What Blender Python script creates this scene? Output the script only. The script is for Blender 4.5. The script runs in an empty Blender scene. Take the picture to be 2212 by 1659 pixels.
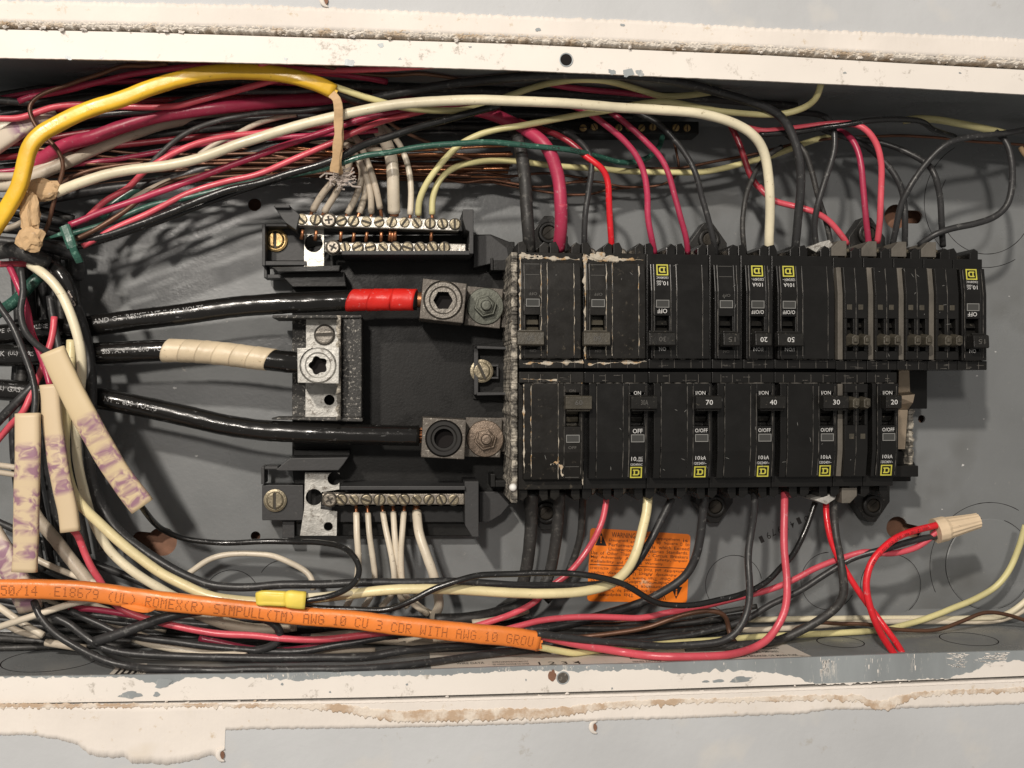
import bpy, bmesh, math, random
from mathutils import Vector, noise, Matrix
random.seed(7)
scene = bpy.context.scene
COL = scene.collection
MM = 0.001
# ---------------------------------------------------------------- camera
FPX, YAW, H = 1054.0, math.radians(6.0), 673.0          # lens in pixels, turn to the right, height above the back plate (mm)
cam = bpy.data.cameras.new('camera'); cam.sensor_width = 36; cam.lens = FPX/1024*36
cam.clip_start = 0.01; cam.clip_end = 20
camo = bpy.data.objects.new('camera', cam); COL.objects.link(camo)
camo.location = (0, 0, H*MM); camo.rotation_euler = (0, -YAW, 0)
cam.dof.use_dof = False
scene.camera = camo
scene.render.resolution_x, scene.render.resolution_y = 1024, 768
# ---------------------------------------------------------------- world, lamps, exposure
w = bpy.data.worlds.new('World'); scene.world = w; w.use_nodes = True
bg = w.node_tree.nodes['Background']; bg.inputs[0].default_value = (1.0, .95, .89, 1); bg.inputs[1].default_value = .28
def lamp(name, d, dist, size, power, col, at=(150, 0, 0)):
    l = bpy.data.lights.new(name, 'AREA'); l.shape = 'DISK'; l.size = size; l.energy = power; l.color = col
    o = bpy.data.objects.new(name, l); COL.objects.link(o)
    d = Vector(d).normalized(); o.location = Vector(at)*MM + d*dist
    o.rotation_euler = d.to_track_quat('Z', 'Y').to_euler()
    return o
lamp('ceiling_lamp', (-.45, .57, 1), 2.3, .10, 35.0, (1, .92, .82))
lamp('second_ceiling_lamp', (-.245, .277, 1), 2.3, .15, 17.5, (1, .925, .84))
vs = scene.view_settings; vs.view_transform = 'Standard'; vs.look = 'None'; vs.exposure = 0; vs.gamma = 1
vs.use_curve_mapping = False
# ---------------------------------------------------------------- helpers
CY, SY = math.cos(YAW), math.sin(YAW)
def P(fx, fy, z):                                        # a point seen at (fx, fy) of the 2212-wide survey of the photo, on the level z (mm)
    u = (fx*1024/2212 - 512)/FPX; v = -(fy*1024/2212 - 384)/FPX
    t = (H - z)/(CY - u*SY)
    return Vector((t*(SY + u*CY), t*v, z))
def fbm(x, y, z=0.0, o=4):
    return noise.fractal(Vector((x, y, z)), 1.0, 2.0, o)
def lerp(a, b, t): return a + (b-a)*t
def curve(pts):                                          # piecewise linear y(x)
    def f(x):
        if x <= pts[0][0]: 
            a, b = pts[0], pts[1]
        elif x >= pts[-1][0]:
            a, b = pts[-2], pts[-1]
        else:
            for a, b in zip(pts, pts[1:]):
                if a[0] <= x <= b[0]: break
        return a[1] + (b[1]-a[1])*(x-a[0])/(b[0]-a[0])
    return f
def cr(pts, step=2.0):                                   # centripetal Catmull-Rom through world points
    pts = [Vector(p) for p in pts]
    P0 = [pts[0]*2-pts[1]] + pts + [pts[-1]*2-pts[-2]]
    out = []
    for i in range(1, len(P0)-2):
        p0, p1, p2, p3 = P0[i-1:i+3]
        n = max(2, int((p2-p1).length/step))
        def td(a, b): return max(1e-4, (b-a).length)**.5
        t0 = 0; t1 = t0+td(p0, p1); t2 = t1+td(p1, p2); t3 = t2+td(p2, p3)
        for k in range(n):
            t = t1 + (t2-t1)*k/n
            A1 = p0*((t1-t)/(t1-t0)) + p1*((t-t0)/(t1-t0))
            A2 = p1*((t2-t)/(t2-t1)) + p2*((t-t1)/(t2-t1))
            A3 = p2*((t3-t)/(t3-t2)) + p3*((t-t2)/(t3-t2))
            B1 = A1*((t2-t)/(t2-t0)) + A2*((t-t0)/(t2-t0))
            B2 = A2*((t3-t)/(t3-t1)) + A3*((t-t1)/(t3-t1))
            out.append(B1*((t2-t)/(t2-t1)) + B2*((t-t1)/(t2-t1)))
    out.append(pts[-1])
    return out
def props(o, label=None, cat=None, group=None, kind=None):
    if label: o['label'] = label
    if cat: o['category'] = cat
    if group: o['group'] = group
    if kind: o['kind'] = kind
    return o
def empty(name, loc=(0, 0, 0), **k):
    o = bpy.data.objects.new(name, None); COL.objects.link(o); o.location = Vector(loc)*MM; o.empty_display_size = .01
    return props(o, **k)
class MB:
    """collects geometry in mm, builds one mesh object"""
    def __init__(s): s.v = []; s.f = []; s.m = []; s.uv = {}
    def add(s, vs_, fs, mi=0):
        n = len(s.v); s.v += [Vector(v) for v in vs_]; s.f += [tuple(i+n for i in f) for f in fs]; s.m += [mi]*len(fs); return s
    def box(s, x0, x1, y0, y1, z0, z1, mi=0):
        v = [(x0,y0,z0),(x1,y0,z0),(x1,y1,z0),(x0,y1,z0),(x0,y0,z1),(x1,y0,z1),(x1,y1,z1),(x0,y1,z1)]
        return s.add(v, [(3,2,1,0),(4,5,6,7),(0,1,5,4),(1,2,6,5),(2,3,7,6),(3,0,4,7)], mi)
    def prism(s, poly, z0, z1, mi=0, top=None):          # poly: list of (x, y); top: optional other outline
        top = top or poly; n = len(poly)
        a = sum(poly[i][0]*poly[(i+1) % n][1]-poly[(i+1) % n][0]*poly[i][1] for i in range(n))
        if a < 0: poly = poly[::-1]; top = top[::-1]
        v = [(p[0], p[1], z0) for p in poly] + [(p[0], p[1], z1) for p in top]
        f = [tuple(range(n-1, -1, -1)), tuple(range(n, 2*n))] + [(i, (i+1) % n, n+(i+1) % n, n+i) for i in range(n)]
        return s.add(v, f, mi)
    def profile(s, prof, x0, x1, mi=0):                  # prof: (y, z) outline pushed along x
        n = len(prof)
        a = sum(prof[i][0]*prof[(i+1) % n][1]-prof[(i+1) % n][0]*prof[i][1] for i in range(n))
        if a < 0: prof = prof[::-1]
        v = [(x0, p[0], p[1]) for p in prof] + [(x1, p[0], p[1]) for p in prof]
        f = [tuple(range(n-1, -1, -1)), tuple(range(n, 2*n))] + [(i, (i+1) % n, n+(i+1) % n, n+i) for i in range(n)]
        return s.add(v, f, mi)
    def lathe(s, c, prof, n=24, mi=0, ax=None, hexr=False):   # prof: (r, h) from centre bottom to centre top about +z (or ax)
        q = (ax.normalized().to_track_quat('Z', 'X') if ax else None)
        c = Vector(c); vs_ = []; fs = []
        for r, h in prof:
            for k in range(n):
                a = 2*math.pi*k/n; p = Vector((r*math.cos(a), r*math.sin(a), h))
                vs_.append(c + (q @ p if q else p))
        for i in range(len(prof)-1):
            for k in range(n):
                a, b = i*n+k, i*n+(k+1) % n
                fs.append((a, b, b+n, a+n))
        fs.append(tuple(range(n-1, -1, -1))); fs.append(tuple(range((len(prof)-1)*n, len(prof)*n)))
        return s.add(vs_, fs, mi)
    def tube(s, path, ra, rb=None, n=12, mi=0, cap=True, rf=None, wob=0, twist=None):   # rb: half-height of a flat cable
        rb = rb or ra; base = len(s.v); m = len(path); d = 0; vs_ = []; fs = []; uvs = []
        Z = Vector((0, 0, 1))
        for i, p in enumerate(path):
            T = (path[min(i+1, m-1)]-path[max(i-1, 0)]).normalized()
            N = Z.cross(T)
            if N.length < 1e-3: N = Vector((0, 1, 0))
            N.normalize(); B = T.cross(N).normalized()
            if B.z < 0: B = -B; N = -N
            if i: d += (p-path[i-1]).length
            k_ = rf(i/(m-1), d) if rf else 1
            for k in range(n):
                a = 2*math.pi*k/n
                r_ = 1.0
                if wob: r_ += wob*noise.noise(Vector((d*.25+base, math.cos(a)*1.3, math.sin(a)*1.3)))
                ca, sa = math.cos(a), math.sin(a)
                if rb != ra:                             # soft rectangle for flat cable
                    e = .62; ca = math.copysign(abs(ca)**e, ca); sa = math.copysign(abs(sa)**e, sa)
                kk = k_(a) if callable(k_) else k_
                vs_.append(p + N*(ra*kk*r_*ca) + B*(rb*kk*r_*sa)); uvs.append((d*MM, k/n))
        for i in range(m-1):
            for k in range(n):
                a, b = i*n+k, i*n+(k+1) % n
                fs.append((a, b, b+n, a+n))
        if cap: fs.append(tuple(range(n-1, -1, -1))); fs.append(tuple(range((m-1)*n, m*n)))
        for i, u in enumerate(uvs): s.uv[base+i] = u
        return s.add(vs_, fs, mi)
    def build(s, name, mats, parent=None, smooth=False, bevel=0, segs=2, center=True, **k):
        if not isinstance(mats, (list, tuple)): mats = [mats]
        c = Vector((0, 0, 0))
        if center and parent is None:
            c = sum(s.v, Vector())/len(s.v)
        me = bpy.data.meshes.new(name)
        me.from_pydata([(v-c)*MM for v in s.v], [], s.f)
        for m in mats: me.materials.append(m)
        me.polygons.foreach_set('material_index', s.m)
        if smooth: me.polygons.foreach_set('use_smooth', [True]*len(s.f))
        if s.uv:
            ul = me.uv_layers.new(name='UVMap')
            for l in me.loops: ul.data[l.index].uv = s.uv.get(l.vertex_index, (0, 0))
        if bevel:
            bm = bmesh.new(); bm.from_mesh(me)
            bmesh.ops.recalc_face_normals(bm, faces=bm.faces)
            es = [e for e in bm.edges if len(e.link_faces) == 2 and e.calc_face_angle(0) > .5]
            bmesh.ops.bevel(bm, geom=es, offset=bevel*MM, segments=segs, profile=.6, affect='EDGES', clamp_overlap=True)
            bm.to_mesh(me); bm.free()
            me.polygons.foreach_set('use_smooth', [False]*len(me.polygons))
        me.update()
        o = bpy.data.objects.new(name, me); COL.objects.link(o)
        if parent is not None: o.parent = parent
        elif center: o.location = c*MM
        return props(o, **k)
def F2(pts, z): return [(q.x, q.y) for q in (P(a, b, z) for a, b in pts)]
def slab(mb, pts, z0, z1, mi=0):                         # outline taken at the front level z1, pushed back to z0
    return mb.prism(F2(pts, z1), z0, z1, mi)
def rect(x0, y0, x1, y1): return [(x0, y0), (x1, y0), (x1, y1), (x0, y1)]
def cut(o, cutters):                                     # real holes
    for c in cutters:
        md = o.modifiers.new('hole', 'BOOLEAN'); md.operation = 'DIFFERENCE'; md.object = c; md.solver = 'EXACT'
    bpy.context.view_layer.update()
    dg = bpy.context.evaluated_depsgraph_get()
    me = bpy.data.meshes.new_from_object(o.evaluated_get(dg))
    o.modifiers.clear(); o.data = me
    for c in cutters: bpy.data.objects.remove(c, do_unlink=True)
def cutcyl(x, y, z0, z1, r, n=24, parent=None):
    m = MB(); m.lathe((x, y, z0), [(r, 0), (r, z1-z0)], n)
    return m.build('cutter', MT['black'], center=False)
# ---------------------------------------------------------------- materials
MT = {}
def mat(key, col, rough=.5, metal=0.0, spec=.5, bump=.0, bscale=300, var=0.0, vscale=120, col2=None, mixlo=.5, mixw=.1,
        dust=0.0, dcol=(.55, .52, .46), dscale=500, coat=0.0, stretch=None, rvar=.0, trans=0, big=None):
    m = bpy.data.materials.new(key); m.use_nodes = True; nt = m.node_tree; N = nt.nodes; L = nt.links
    b = N['Principled BSDF']
    b.inputs['Roughness'].default_value = rough; b.inputs['Metallic'].default_value = metal
    b.inputs['Specular IOR Level'].default_value = spec; b.inputs['Coat Weight'].default_value = coat
    if trans: b.inputs['Transmission Weight'].default_value = trans; b.inputs['IOR'].default_value = 1.49
    tc = N.new('ShaderNodeTexCoord'); oi = N.new('ShaderNodeObjectInfo')
    add = N.new('ShaderNodeVectorMath'); add.operation = 'MULTIPLY_ADD'
    add.inputs[1].default_value = stretch or (1, 1, 1)
    cx = N.new('ShaderNodeCombineXYZ')
    mul = N.new('ShaderNodeMath'); mul.operation = 'MULTIPLY'; mul.inputs[1].default_value = 7.3
    L.new(oi.outputs['Random'], mul.inputs[0]); L.new(mul.outputs[0], cx.inputs[0]); L.new(mul.outputs[0], cx.inputs[2])
    L.new(tc.outputs['Object'], add.inputs[0]); L.new(cx.outputs[0], add.inputs[2])
    V = add.outputs[0]
    def nz(scale, det=4, rg=.55):
        n = N.new('ShaderNodeTexNoise'); n.inputs['Scale'].default_value = scale; n.inputs['Detail'].default_value = det
        n.inputs['Roughness'].default_value = rg; L.new(V, n.inputs['Vector']); return n.outputs['Fac']
    def ramp(src, lo, hi):
        r = N.new('ShaderNodeMapRange'); r.inputs['From Min'].default_value = lo; r.inputs['From Max'].default_value = hi
        L.new(src, r.inputs['Value']); return r.outputs['Result']
    def mix(fac, a, c):
        x = N.new('ShaderNodeMix'); x.data_type = 'RGBA'
        if isinstance(fac, float): x.inputs[0].default_value = fac
        else: L.new(fac, x.inputs[0])
        for s_, val in ((x.inputs[6], a), (x.inputs[7], c)):
            if isinstance(val, tuple): s_.default_value = (*val[:3], 1)
            else: L.new(val, s_)
        return x.outputs[2]
    c = tuple(col)
    if col2: c = mix(ramp(nz(vscale, 6, .65), mixlo-mixw/2, mixlo+mixw/2), c, tuple(col2))
    if var:
        lo = tuple(x*(1-var) for x in col); hi = tuple(min(1, x*(1+var)) for x in col)
        g = mix(ramp(nz(vscale*.6, 5), .3, .7), lo, hi)
        c = g if not col2 else mix(.5, c, g)
    if big: c = mix(ramp(nz(big[0], 3), big[1], big[2]), c, tuple(big[3]))
    if dust:
        c = mix(ramp(nz(dscale, 8, .75), .62-dust*.12, .70-dust*.08), c, tuple(dcol))
    if isinstance(c, tuple): b.inputs['Base Color'].default_value = (*c, 1)
    else: L.new(c, b.inputs['Base Color'])
    if rvar:
        r = N.new('ShaderNodeMapRange'); r.inputs['From Min'].default_value = .3; r.inputs['From Max'].default_value = .7
        r.inputs['To Min'].default_value = max(.05, rough-rvar); r.inputs['To Max'].default_value = min(1, rough+rvar)
        L.new(nz(vscale*1.7, 5), r.inputs['Value']); L.new(r.outputs['Result'], b.inputs['Roughness'])
    if bump:
        bp = N.new('ShaderNodeBump'); bp.inputs['Strength'].default_value = bump; bp.inputs['Distance'].default_value = .001
        L.new(nz(bscale, 6, .6), bp.inputs['Height']); L.new(bp.outputs['Normal'], b.inputs['Normal'])
    MT[key] = m; return m
mat('plate', (.178, .186, .190), .33, spec=.5, bump=.12, bscale=420, var=.16, vscale=14, rvar=.14, big=(18, .55, .80, (.12, .122, .118)), dust=-.2, dcol=(.30, .29, .27), dscale=160)
mat('flange_paint', (.77, .72, .665), .55, bump=.10, bscale=120, var=.05, vscale=25, dust=.28, dcol=(.42, .38, .33), dscale=90)
mat('flange_metal', (.30, .325, .335), .42, metal=.2, bump=.2, bscale=180, var=.18, vscale=60, dust=.35, dcol=(.66, .64, .59), dscale=150, stretch=(1, .25, 1))
mat('wall_grey', (.50, .512, .525), .6, bump=.38, bscale=75, var=.09, vscale=14, big=(26, .58, .74, (.56, .55, .53)), dust=.05, dcol=(.42, .41, .39), dscale=60)
mat('plaster', (.745, .69, .635), .8, bump=.35, bscale=90, var=.07, vscale=30, big=(22, .60, .78, (.66, .58, .47)), dust=.2, dcol=(.60, .50, .38), dscale=140)
mat('torn', (.76, .70, .62), .95, bump=.7, bscale=210, col2=(.50, .38, .26), vscale=60, mixlo=.57, mixw=.16)
mat('torn_brown', (.50, .37, .26), .95, bump=.5, bscale=300, col2=(.72, .64, .55), vscale=75, mixlo=.50, mixw=.14)
mat('gap', (.018, .016, .016), .95, spec=.1)
mat('black', (.016, .0155, .0145), .42, spec=.4, bump=.12, bscale=700, rvar=.10, var=.2, vscale=60, dust=.25, dcol=(.10, .095, .085), dscale=420)
mat('breaker', (.0085, .0082, .0078), .27, spec=.32, bump=.03, bscale=900, rvar=.07, var=.2, vscale=70, dust=.0, dcol=(.06, .055, .05), dscale=330)
mat('breaker_old', (.0105, .0096, .0084), .38, spec=.24, bump=.06, bscale=700, rvar=.10, var=.25, vscale=70, dust=.2, dcol=(.07, .06, .045), dscale=260)
mat('handle', (.012, .0115, .0105), .36, spec=.32, bump=.15, bscale=700, rvar=.1, dust=.2, dcol=(.12, .11, .09))
mat('handle_old', (.055, .049, .037), .42, spec=.4, bump=.3, bscale=500, var=.25, vscale=160, dust=.35, dcol=(.12, .10, .07))
mat('tray', (.009, .0088, .0084), .42, spec=.26, bump=.10, bscale=600, rvar=.12, var=.2, vscale=40, dust=.0)
mat('tray_grey', (.036, .036, .037), .5, spec=.4, bump=.12, bscale=500, var=.15, vscale=60, dust=.05, dcol=(.09, .085, .08), dscale=300)
mat('scuffed', (.028, .027, .025), .6, bump=.6, bscale=500, dust=.55, dcol=(.50, .47, .42), dscale=520, var=.3, vscale=120)
mat('dusty_edge', (.085, .078, .068), .8, bump=.8, bscale=420, col2=(.48, .44, .37), vscale=160, mixlo=.52, mixw=.16)
mat('crust', (.50, .45, .37), .9, bump=.9, bscale=500, col2=(.42, .27, .13), vscale=210, mixlo=.56, mixw=.12)
mat('seam_dust', (.12, .112, .10), .85, bump=.4, bscale=500)
mat('side_strip', (.10, .09, .075), .6, bump=.3, bscale=400, var=.3, vscale=90)  # paler tone puts grazing light on tandem side walls; end shields share it
mat('scratch', (.20, .20, .19), .7)
mat('window_rim', (.24, .24, .23), .2, spec=.7)  # lighter colour stands in for highlights on the window frame
mat('window', (.045, .045, .042), .12, spec=.7, coat=.6, bump=.05, bscale=300)
mat('print_white', (.56, .56, .55), .6)
mat('print_grey', (.075, .072, .066), .55)
mat('logo_yellow', (.50, .47, .06), .55, var=.15, vscale=300)
mat('nickel', (.43, .41, .37), .34, metal=.85, bump=.25, bscale=350, var=.15, vscale=150, dust=.5, dcol=(.10, .08, .06), dscale=420, rvar=.1)
mat('dull_nickel', (.27, .24, .20), .38, metal=.8, bump=.3, bscale=350, var=.2, vscale=120, dust=.5, dcol=(.07, .06, .05), dscale=400)
mat('zinc', (.46, .45, .42), .5, metal=.45, bump=.6, bscale=260, var=.22, vscale=120, dust=.75, dcol=(.16, .14, .12), dscale=260)
mat('lug', (.105, .092, .078), .48, metal=.35, bump=.25, bscale=500, var=.12, vscale=90, dust=.45, dcol=(.40, .37, .32), dscale=420)
mat('lug_hole_shade', (.012, .011, .010), .6, metal=.2)  # near-black colour stands in for shade inside the lower lug socket
mat('lug_screw', (.18, .165, .145), .40, metal=.7, bump=.3, bscale=500, var=.2, vscale=200)
mat('copper_washer', (.20, .155, .12), .40, metal=.75, bump=.3, bscale=400, var=.2, vscale=150)
mat('dark_washer', (.115, .12, .10), .5, metal=.6, bump=.3, bscale=400, var=.2, vscale=150)
mat('screw', (.25, .215, .15), .40, metal=.7, bump=.3, bscale=450, var=.25, vscale=200, dust=.3, dcol=(.12, .09, .05))
mat('brass', (.42, .29, .13), .36, metal=.85, bump=.3, bscale=450, var=.25, vscale=200)
mat('slot', (.03, .024, .016), .6)
mat('copper', (.46, .20, .10), .34, metal=.8, bump=.2, bscale=500, var=.25, vscale=120)
mat('copper_dark', (.17, .08, .05), .42, metal=.65, bump=.2, bscale=500, var=.3, vscale=100)
mat('copper_brown', (.13, .065, .04), .42, metal=.4, bump=.15, bscale=400, var=.3, vscale=60)
mat('bronze', (.36, .29, .215), .45, metal=.6, bump=.2, bscale=300, var=.15, vscale=90)
def wiremat(k, c, r=.33, **kw):
    a = dict(spec=.5, bump=.30, bscale=130, var=.20, vscale=40, rvar=.14, dust=.20, dcol=tuple(min(1, x*.6+.22) for x in c), dscale=330); a.update(kw)
    mat(k, c, r, **a)
wiremat('w_black', (.030, .030, .031), .40, dust=.4, dcol=(.14, .14, .135), spec=.42)
wiremat('w_black_dull', (.030, .029, .028), .55, dust=.6, dcol=(.12, .115, .105), bump=.3)
wiremat('w_black_gloss', (.014, .014, .014), .24, dust=.1, dcol=(.3, .3, .3), bump=.25, bscale=110)
wiremat('w_cable', (.009, .0085, .008), .17, dust=.05, bump=.55, bscale=55, rvar=.09, stretch=(.35, 1, 1))
wiremat('w_pink', (.62, .085, .115), .34)
wiremat('w_crimson', (.42, .035, .085), .36)
wiremat('w_crimson_dust', (.46, .045, .09), .45, dust=.85, dcol=(.75, .50, .50), dscale=420)
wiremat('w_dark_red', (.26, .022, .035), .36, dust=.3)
wiremat('w_red', (.66, .018, .028), .30)
wiremat('w_white', (.66, .585, .47), .38, dust=.15, dcol=(.30, .25, .19))
wiremat('w_white_dull', (.50, .43, .34), .5, dust=.3, dcol=(.25, .20, .15))
wiremat('w_cream', (.74, .67, .49), .34, dust=.1, dcol=(.35, .29, .17))
wiremat('w_yellow', (.66, .60, .30), .36, dust=.1, dcol=(.35, .29, .12))
wiremat('w_green', (.026, .088, .065), .30, dust=.45, dcol=(.22, .42, .33))
wiremat('j_yellow', (.78, .47, .03), .36, dust=.18, dcol=(.40, .24, .04), dscale=200)
wiremat('j_orange', (.80, .225, .04), .36, dust=.06, dcol=(.35, .12, .03))
wiremat('kraft', (.55, .37, .20), .8, bump=.7, bscale=160, var=.15)
wiremat('nut_beige', (.66, .52, .36), .45, dust=.1, dcol=(.4, .3, .2))
wiremat('nut_yellow', (.80, .62, .10), .42)
wiremat('tape_white', (.68, .56, .39), .42, dust=.12, dcol=(.35, .27, .16))
wiremat('tape_red', (.66, .022, .016), .32)
wiremat('w_butter', (.74, .64, .37), .34, dust=.1, dcol=(.35,.29,.17))
wiremat('sheath', (.62, .49, .31), .5, dust=.15, dcol=(.36, .28, .18), bump=.25)
mat('sticker', (.93, .22, .015), .45, var=.05, vscale=30, dust=.12, dcol=(.75, .45, .25), dscale=60)
mat('ink', (.012, .01, .01), .6)
mat('ink_orange', (.27, .075, .015), .6)
mat('print_dim', (.33, .33, .33), .5)
mat('paper_label', (.60, .55, .48), .6, var=.1, vscale=40, dust=.3, dcol=(.3, .25, .2), dscale=90)
mat('rust', (.21, .105, .065), .8, var=.3, vscale=120, bump=.4)
mat('glue', (.55, .48, .43), .35, spec=.6, bump=.5, bscale=300, var=.1)
mat('bead', (.80, .79, .76), .5)
def purple_on(key, basec, bands, seed):
    """sheath plastic with smudged purple handwriting at set places along it (uv.x = metres along, uv.y = round)"""
    m = bpy.data.materials.new(key); m.use_nodes = True; nt = m.node_tree; N = nt.nodes; L = nt.links; b = N['Principled BSDF']
    b.inputs['Roughness'].default_value = .5
    uv = N.new('ShaderNodeUVMap'); mp = N.new('ShaderNodeMapping'); mp.inputs['Location'].default_value = (seed, seed*.7, 0)
    mp.inputs['Scale'].default_value = (1, .028, 1); L.new(uv.outputs[0], mp.inputs[0])
    n = N.new('ShaderNodeTexNoise'); n.inputs['Scale'].default_value = 230; n.inputs['Detail'].default_value = 2; n.inputs['Distortion'].default_value = .8
    L.new(mp.outputs[0], n.inputs['Vector'])
    sx = N.new('ShaderNodeSeparateXYZ'); L.new(uv.outputs[0], sx.inputs[0])
    acc = None
    for (c_, w_) in bands:
        s_ = N.new('ShaderNodeMath'); s_.operation = 'SUBTRACT'; s_.inputs[1].default_value = c_*MM; L.new(sx.outputs[0], s_.inputs[0])
        a_ = N.new('ShaderNodeMath'); a_.operation = 'ABSOLUTE'; L.new(s_.outputs[0], a_.inputs[0])
        r_ = N.new('ShaderNodeMapRange'); r_.inputs['From Min'].default_value = w_*MM*1.15; r_.inputs['From Max'].default_value = w_*MM*.55
        L.new(a_.outputs[0], r_.inputs['Value'])
        if acc is None: acc = r_.outputs[0]
        else:
            mx = N.new('ShaderNodeMath'); mx.operation = 'MAXIMUM'; L.new(acc, mx.inputs[0]); L.new(r_.outputs[0], mx.inputs[1]); acc = mx.outputs[0]
    r2 = N.new('ShaderNodeMapRange'); r2.inputs['From Min'].default_value = .40; r2.inputs['From Max'].default_value = .60; L.new(n.outputs['Fac'], r2.inputs['Value'])
    mu = N.new('ShaderNodeMath'); mu.operation = 'MULTIPLY'; L.new(acc, mu.inputs[0]); L.new(r2.outputs[0], mu.inputs[1])
    mu2 = N.new('ShaderNodeMath'); mu2.operation = 'MULTIPLY'; mu2.inputs[1].default_value = .85; L.new(mu.outputs[0], mu2.inputs[0])
    mix = N.new('ShaderNodeMix'); mix.data_type = 'RGBA'; L.new(mu2.outputs[0], mix.inputs[0])
    mix.inputs[6].default_value = (*basec, 1); mix.inputs[7].default_value = (.24, .10, .19, 1)
    L.new(mix.outputs[2], b.inputs['Base Color']); MT[key] = m
purple_on('sheath_marked_long', (.62, .49, .30), [(47, 8), (64, 7), (79, 6), (90, 6)], 1.3)
purple_on('sheath_marked_mid', (.62, .49, .32), [(34, 6), (46, 6), (56, 5)], 4.1)
purple_on('sheath_marked_left', (.62, .49, .32), [(21, 5), (31, 5), (47, 7), (60, 6), (75, 5)], 7.7)
purple_on('sheath_marked_low', (.60, .50, .40), [(20, 14), (40, 8)], 9.2)
purple_on('sheath_marked_high', (.60, .52, .42), [(25, 9), (42, 7)], 11.2)
# ---------------------------------------------------------------- lettering
_tc = {}
def glyphs(txt):
    if txt in _tc: return _tc[txt]
    cu = bpy.data.curves.new('lettering', 'FONT'); cu.body = txt; cu.size = 1; cu.resolution_u = 2; cu.offset = .004
    o = bpy.data.objects.new('lettering', cu); COL.objects.link(o)
    bpy.context.view_layer.update()
    me = bpy.data.meshes.new_from_object(o.evaluated_get(bpy.context.evaluated_depsgraph_get()))
    vs_ = [(v.co.x, v.co.y) for v in me.vertices]; fs = [tuple(p.vertices) for p in me.polygons]
    bpy.data.objects.remove(o, do_unlink=True); bpy.data.curves.remove(cu); bpy.data.meshes.remove(me)
    x0 = min(v[0] for v in vs_); x1 = max(v[0] for v in vs_); y0 = min(v[1] for v in vs_); y1 = max(v[1] for v in vs_)
    vs_ = [((x-x0)/(x1-x0), (y-y0)/(y1-y0)) for x, y in vs_]
    _tc[txt] = (vs_, fs, (x1-x0)/(y1-y0)); return _tc[txt]
def text(mb, txt, fn, mi=0):                             # fn maps (0..1, 0..1) to a point
    vs_, fs, asp = glyphs(txt); mb.add([fn(a, b) for a, b in vs_], fs, mi)
DOT = {'A':'01110100011000111111100011000110001','C':'01110100011000010000100001000101110','D':'11110100011000110001100011000111110',
'E':'11111100001000011110100001000011111','G':'01110100011000010111100011000101110','H':'10001100011000111111100011000110001','I':'01110001000010000100001000010001110',
'L':'10000100001000010000100001000011111','M':'10001110111010110101100011000110001','O':'01110100011000110001100011000101110','P':'11110100011000111110100001000010000',
'R':'11110100011000111110101001001010001','S':'01111100001000001110000010000111110','T':'11111001000010000100001000010000100','U':'10001100011000110001100011000101110',
'W':'10001100011000110101101011101110001','X':'10001100010101000100010101000110001','0':'01110100011001110101110011000101110','1':'00100011000010000100001000010001110',
'3':'11110000010000101110000010000111110','4':'00010001100101010010111110001000010','5':'11111100001111000001000011000101110','6':'01110100001000011110100011000101110',
'7':'11111000010001000100010000100001000','8':'01110100011000101110100011000101110','9':'01110100011000101111000010000101110','(':'00010001000100001000010000010000010',
')':'01000001000001000010000100010001000','/':'00001000010001000100010001000010000',' ':'0'*35,'N':'10001110011010110011100011000110001','2':'01110100010000100110010001000011111'}
# ================================================================ the enclosure
box = empty('electrical_box', (150, 0, 0), label='long grey steel panel box set in the wall, white painted rim, cover removed', cat='electrical box')
def bp(mb, name, mats, **k):                             # part of the box, world coordinates
    o = mb.build(name, mats, None, center=False, **k); o.parent = box; o.location = (-.150, 0, 0); return o
XL, XR, YT, YB = -330.0, 560.0, 172.0, -172.0
def rrect(x0, x1, y0, y1, r, n=8):
    out = []
    for cx, cy, a0 in ((x1-r, y1-r, 0), (x0+r, y1-r, 90), (x0+r, y0+r, 180), (x1-r, y0+r, 270)):
        for k in range(n+1):
            a = math.radians(a0 + 90*k/n); out.append((cx+r*math.cos(a), cy+r*math.sin(a)))
    return out
# back plate and the folded walls; the old sheet steel tub is slightly out of square
def wy(x, y):
    s_ = (y-YB)/(YT-YB); t = (x-WA[0])/(WA[2]-WA[0])
    return lerp(lerp(WA[1], WA[3], t), lerp(WA[4], WA[5], t), s_)
_a, _b = P(0, 676.5*2212/1024, 93), P(2212, 650.5*2212/1024, 93); _c, _d = P(0, 57.8*2212/1024, 93), P(2212, 94.3*2212/1024, 93)
WA = (_a.x, _a.y-3.2, _b.x, _b.y-4.0, _c.y+7.5, _d.y+7.5)
def warp(o):
    for v in o.data.vertices: v.co.y = wy(v.co.x/MM, v.co.y/MM)*MM
    o.data.update(); return o
XR = P(2300, 830, 0).x
m = MB(); m.prism(rrect(XL, XR, YB, YT, 26), -2, 0)
back = warp(bp(m, 'back_plate', MT['plate']))
m = MB(); loops = []
for k in range(7):                                       # fillet, then the wall
    a = math.pi/2*k/6; ins = 9*(1-math.sin(a)); z = 9*(1-math.cos(a))
    loops.append((ins, z))
loops.append((0, 93))
n = None
for i, (ins, z) in enumerate(loops):
    lp = rrect(XL+ins, XR-ins, YB+ins, YT-ins, 26); n = len(lp)
    m.v += [Vector((x, y, z+.02)) for x, y in lp]
for i in range(len(loops)-1):
    for k in range(n):
        m.f.append((i*n+(k+1) % n, i*n+k, (i+1)*n+k, (i+1)*n+(k+1) % n)); m.m.append(0)
warp(bp(m, 'side_walls', MT['plate'], smooth=True))
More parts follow.
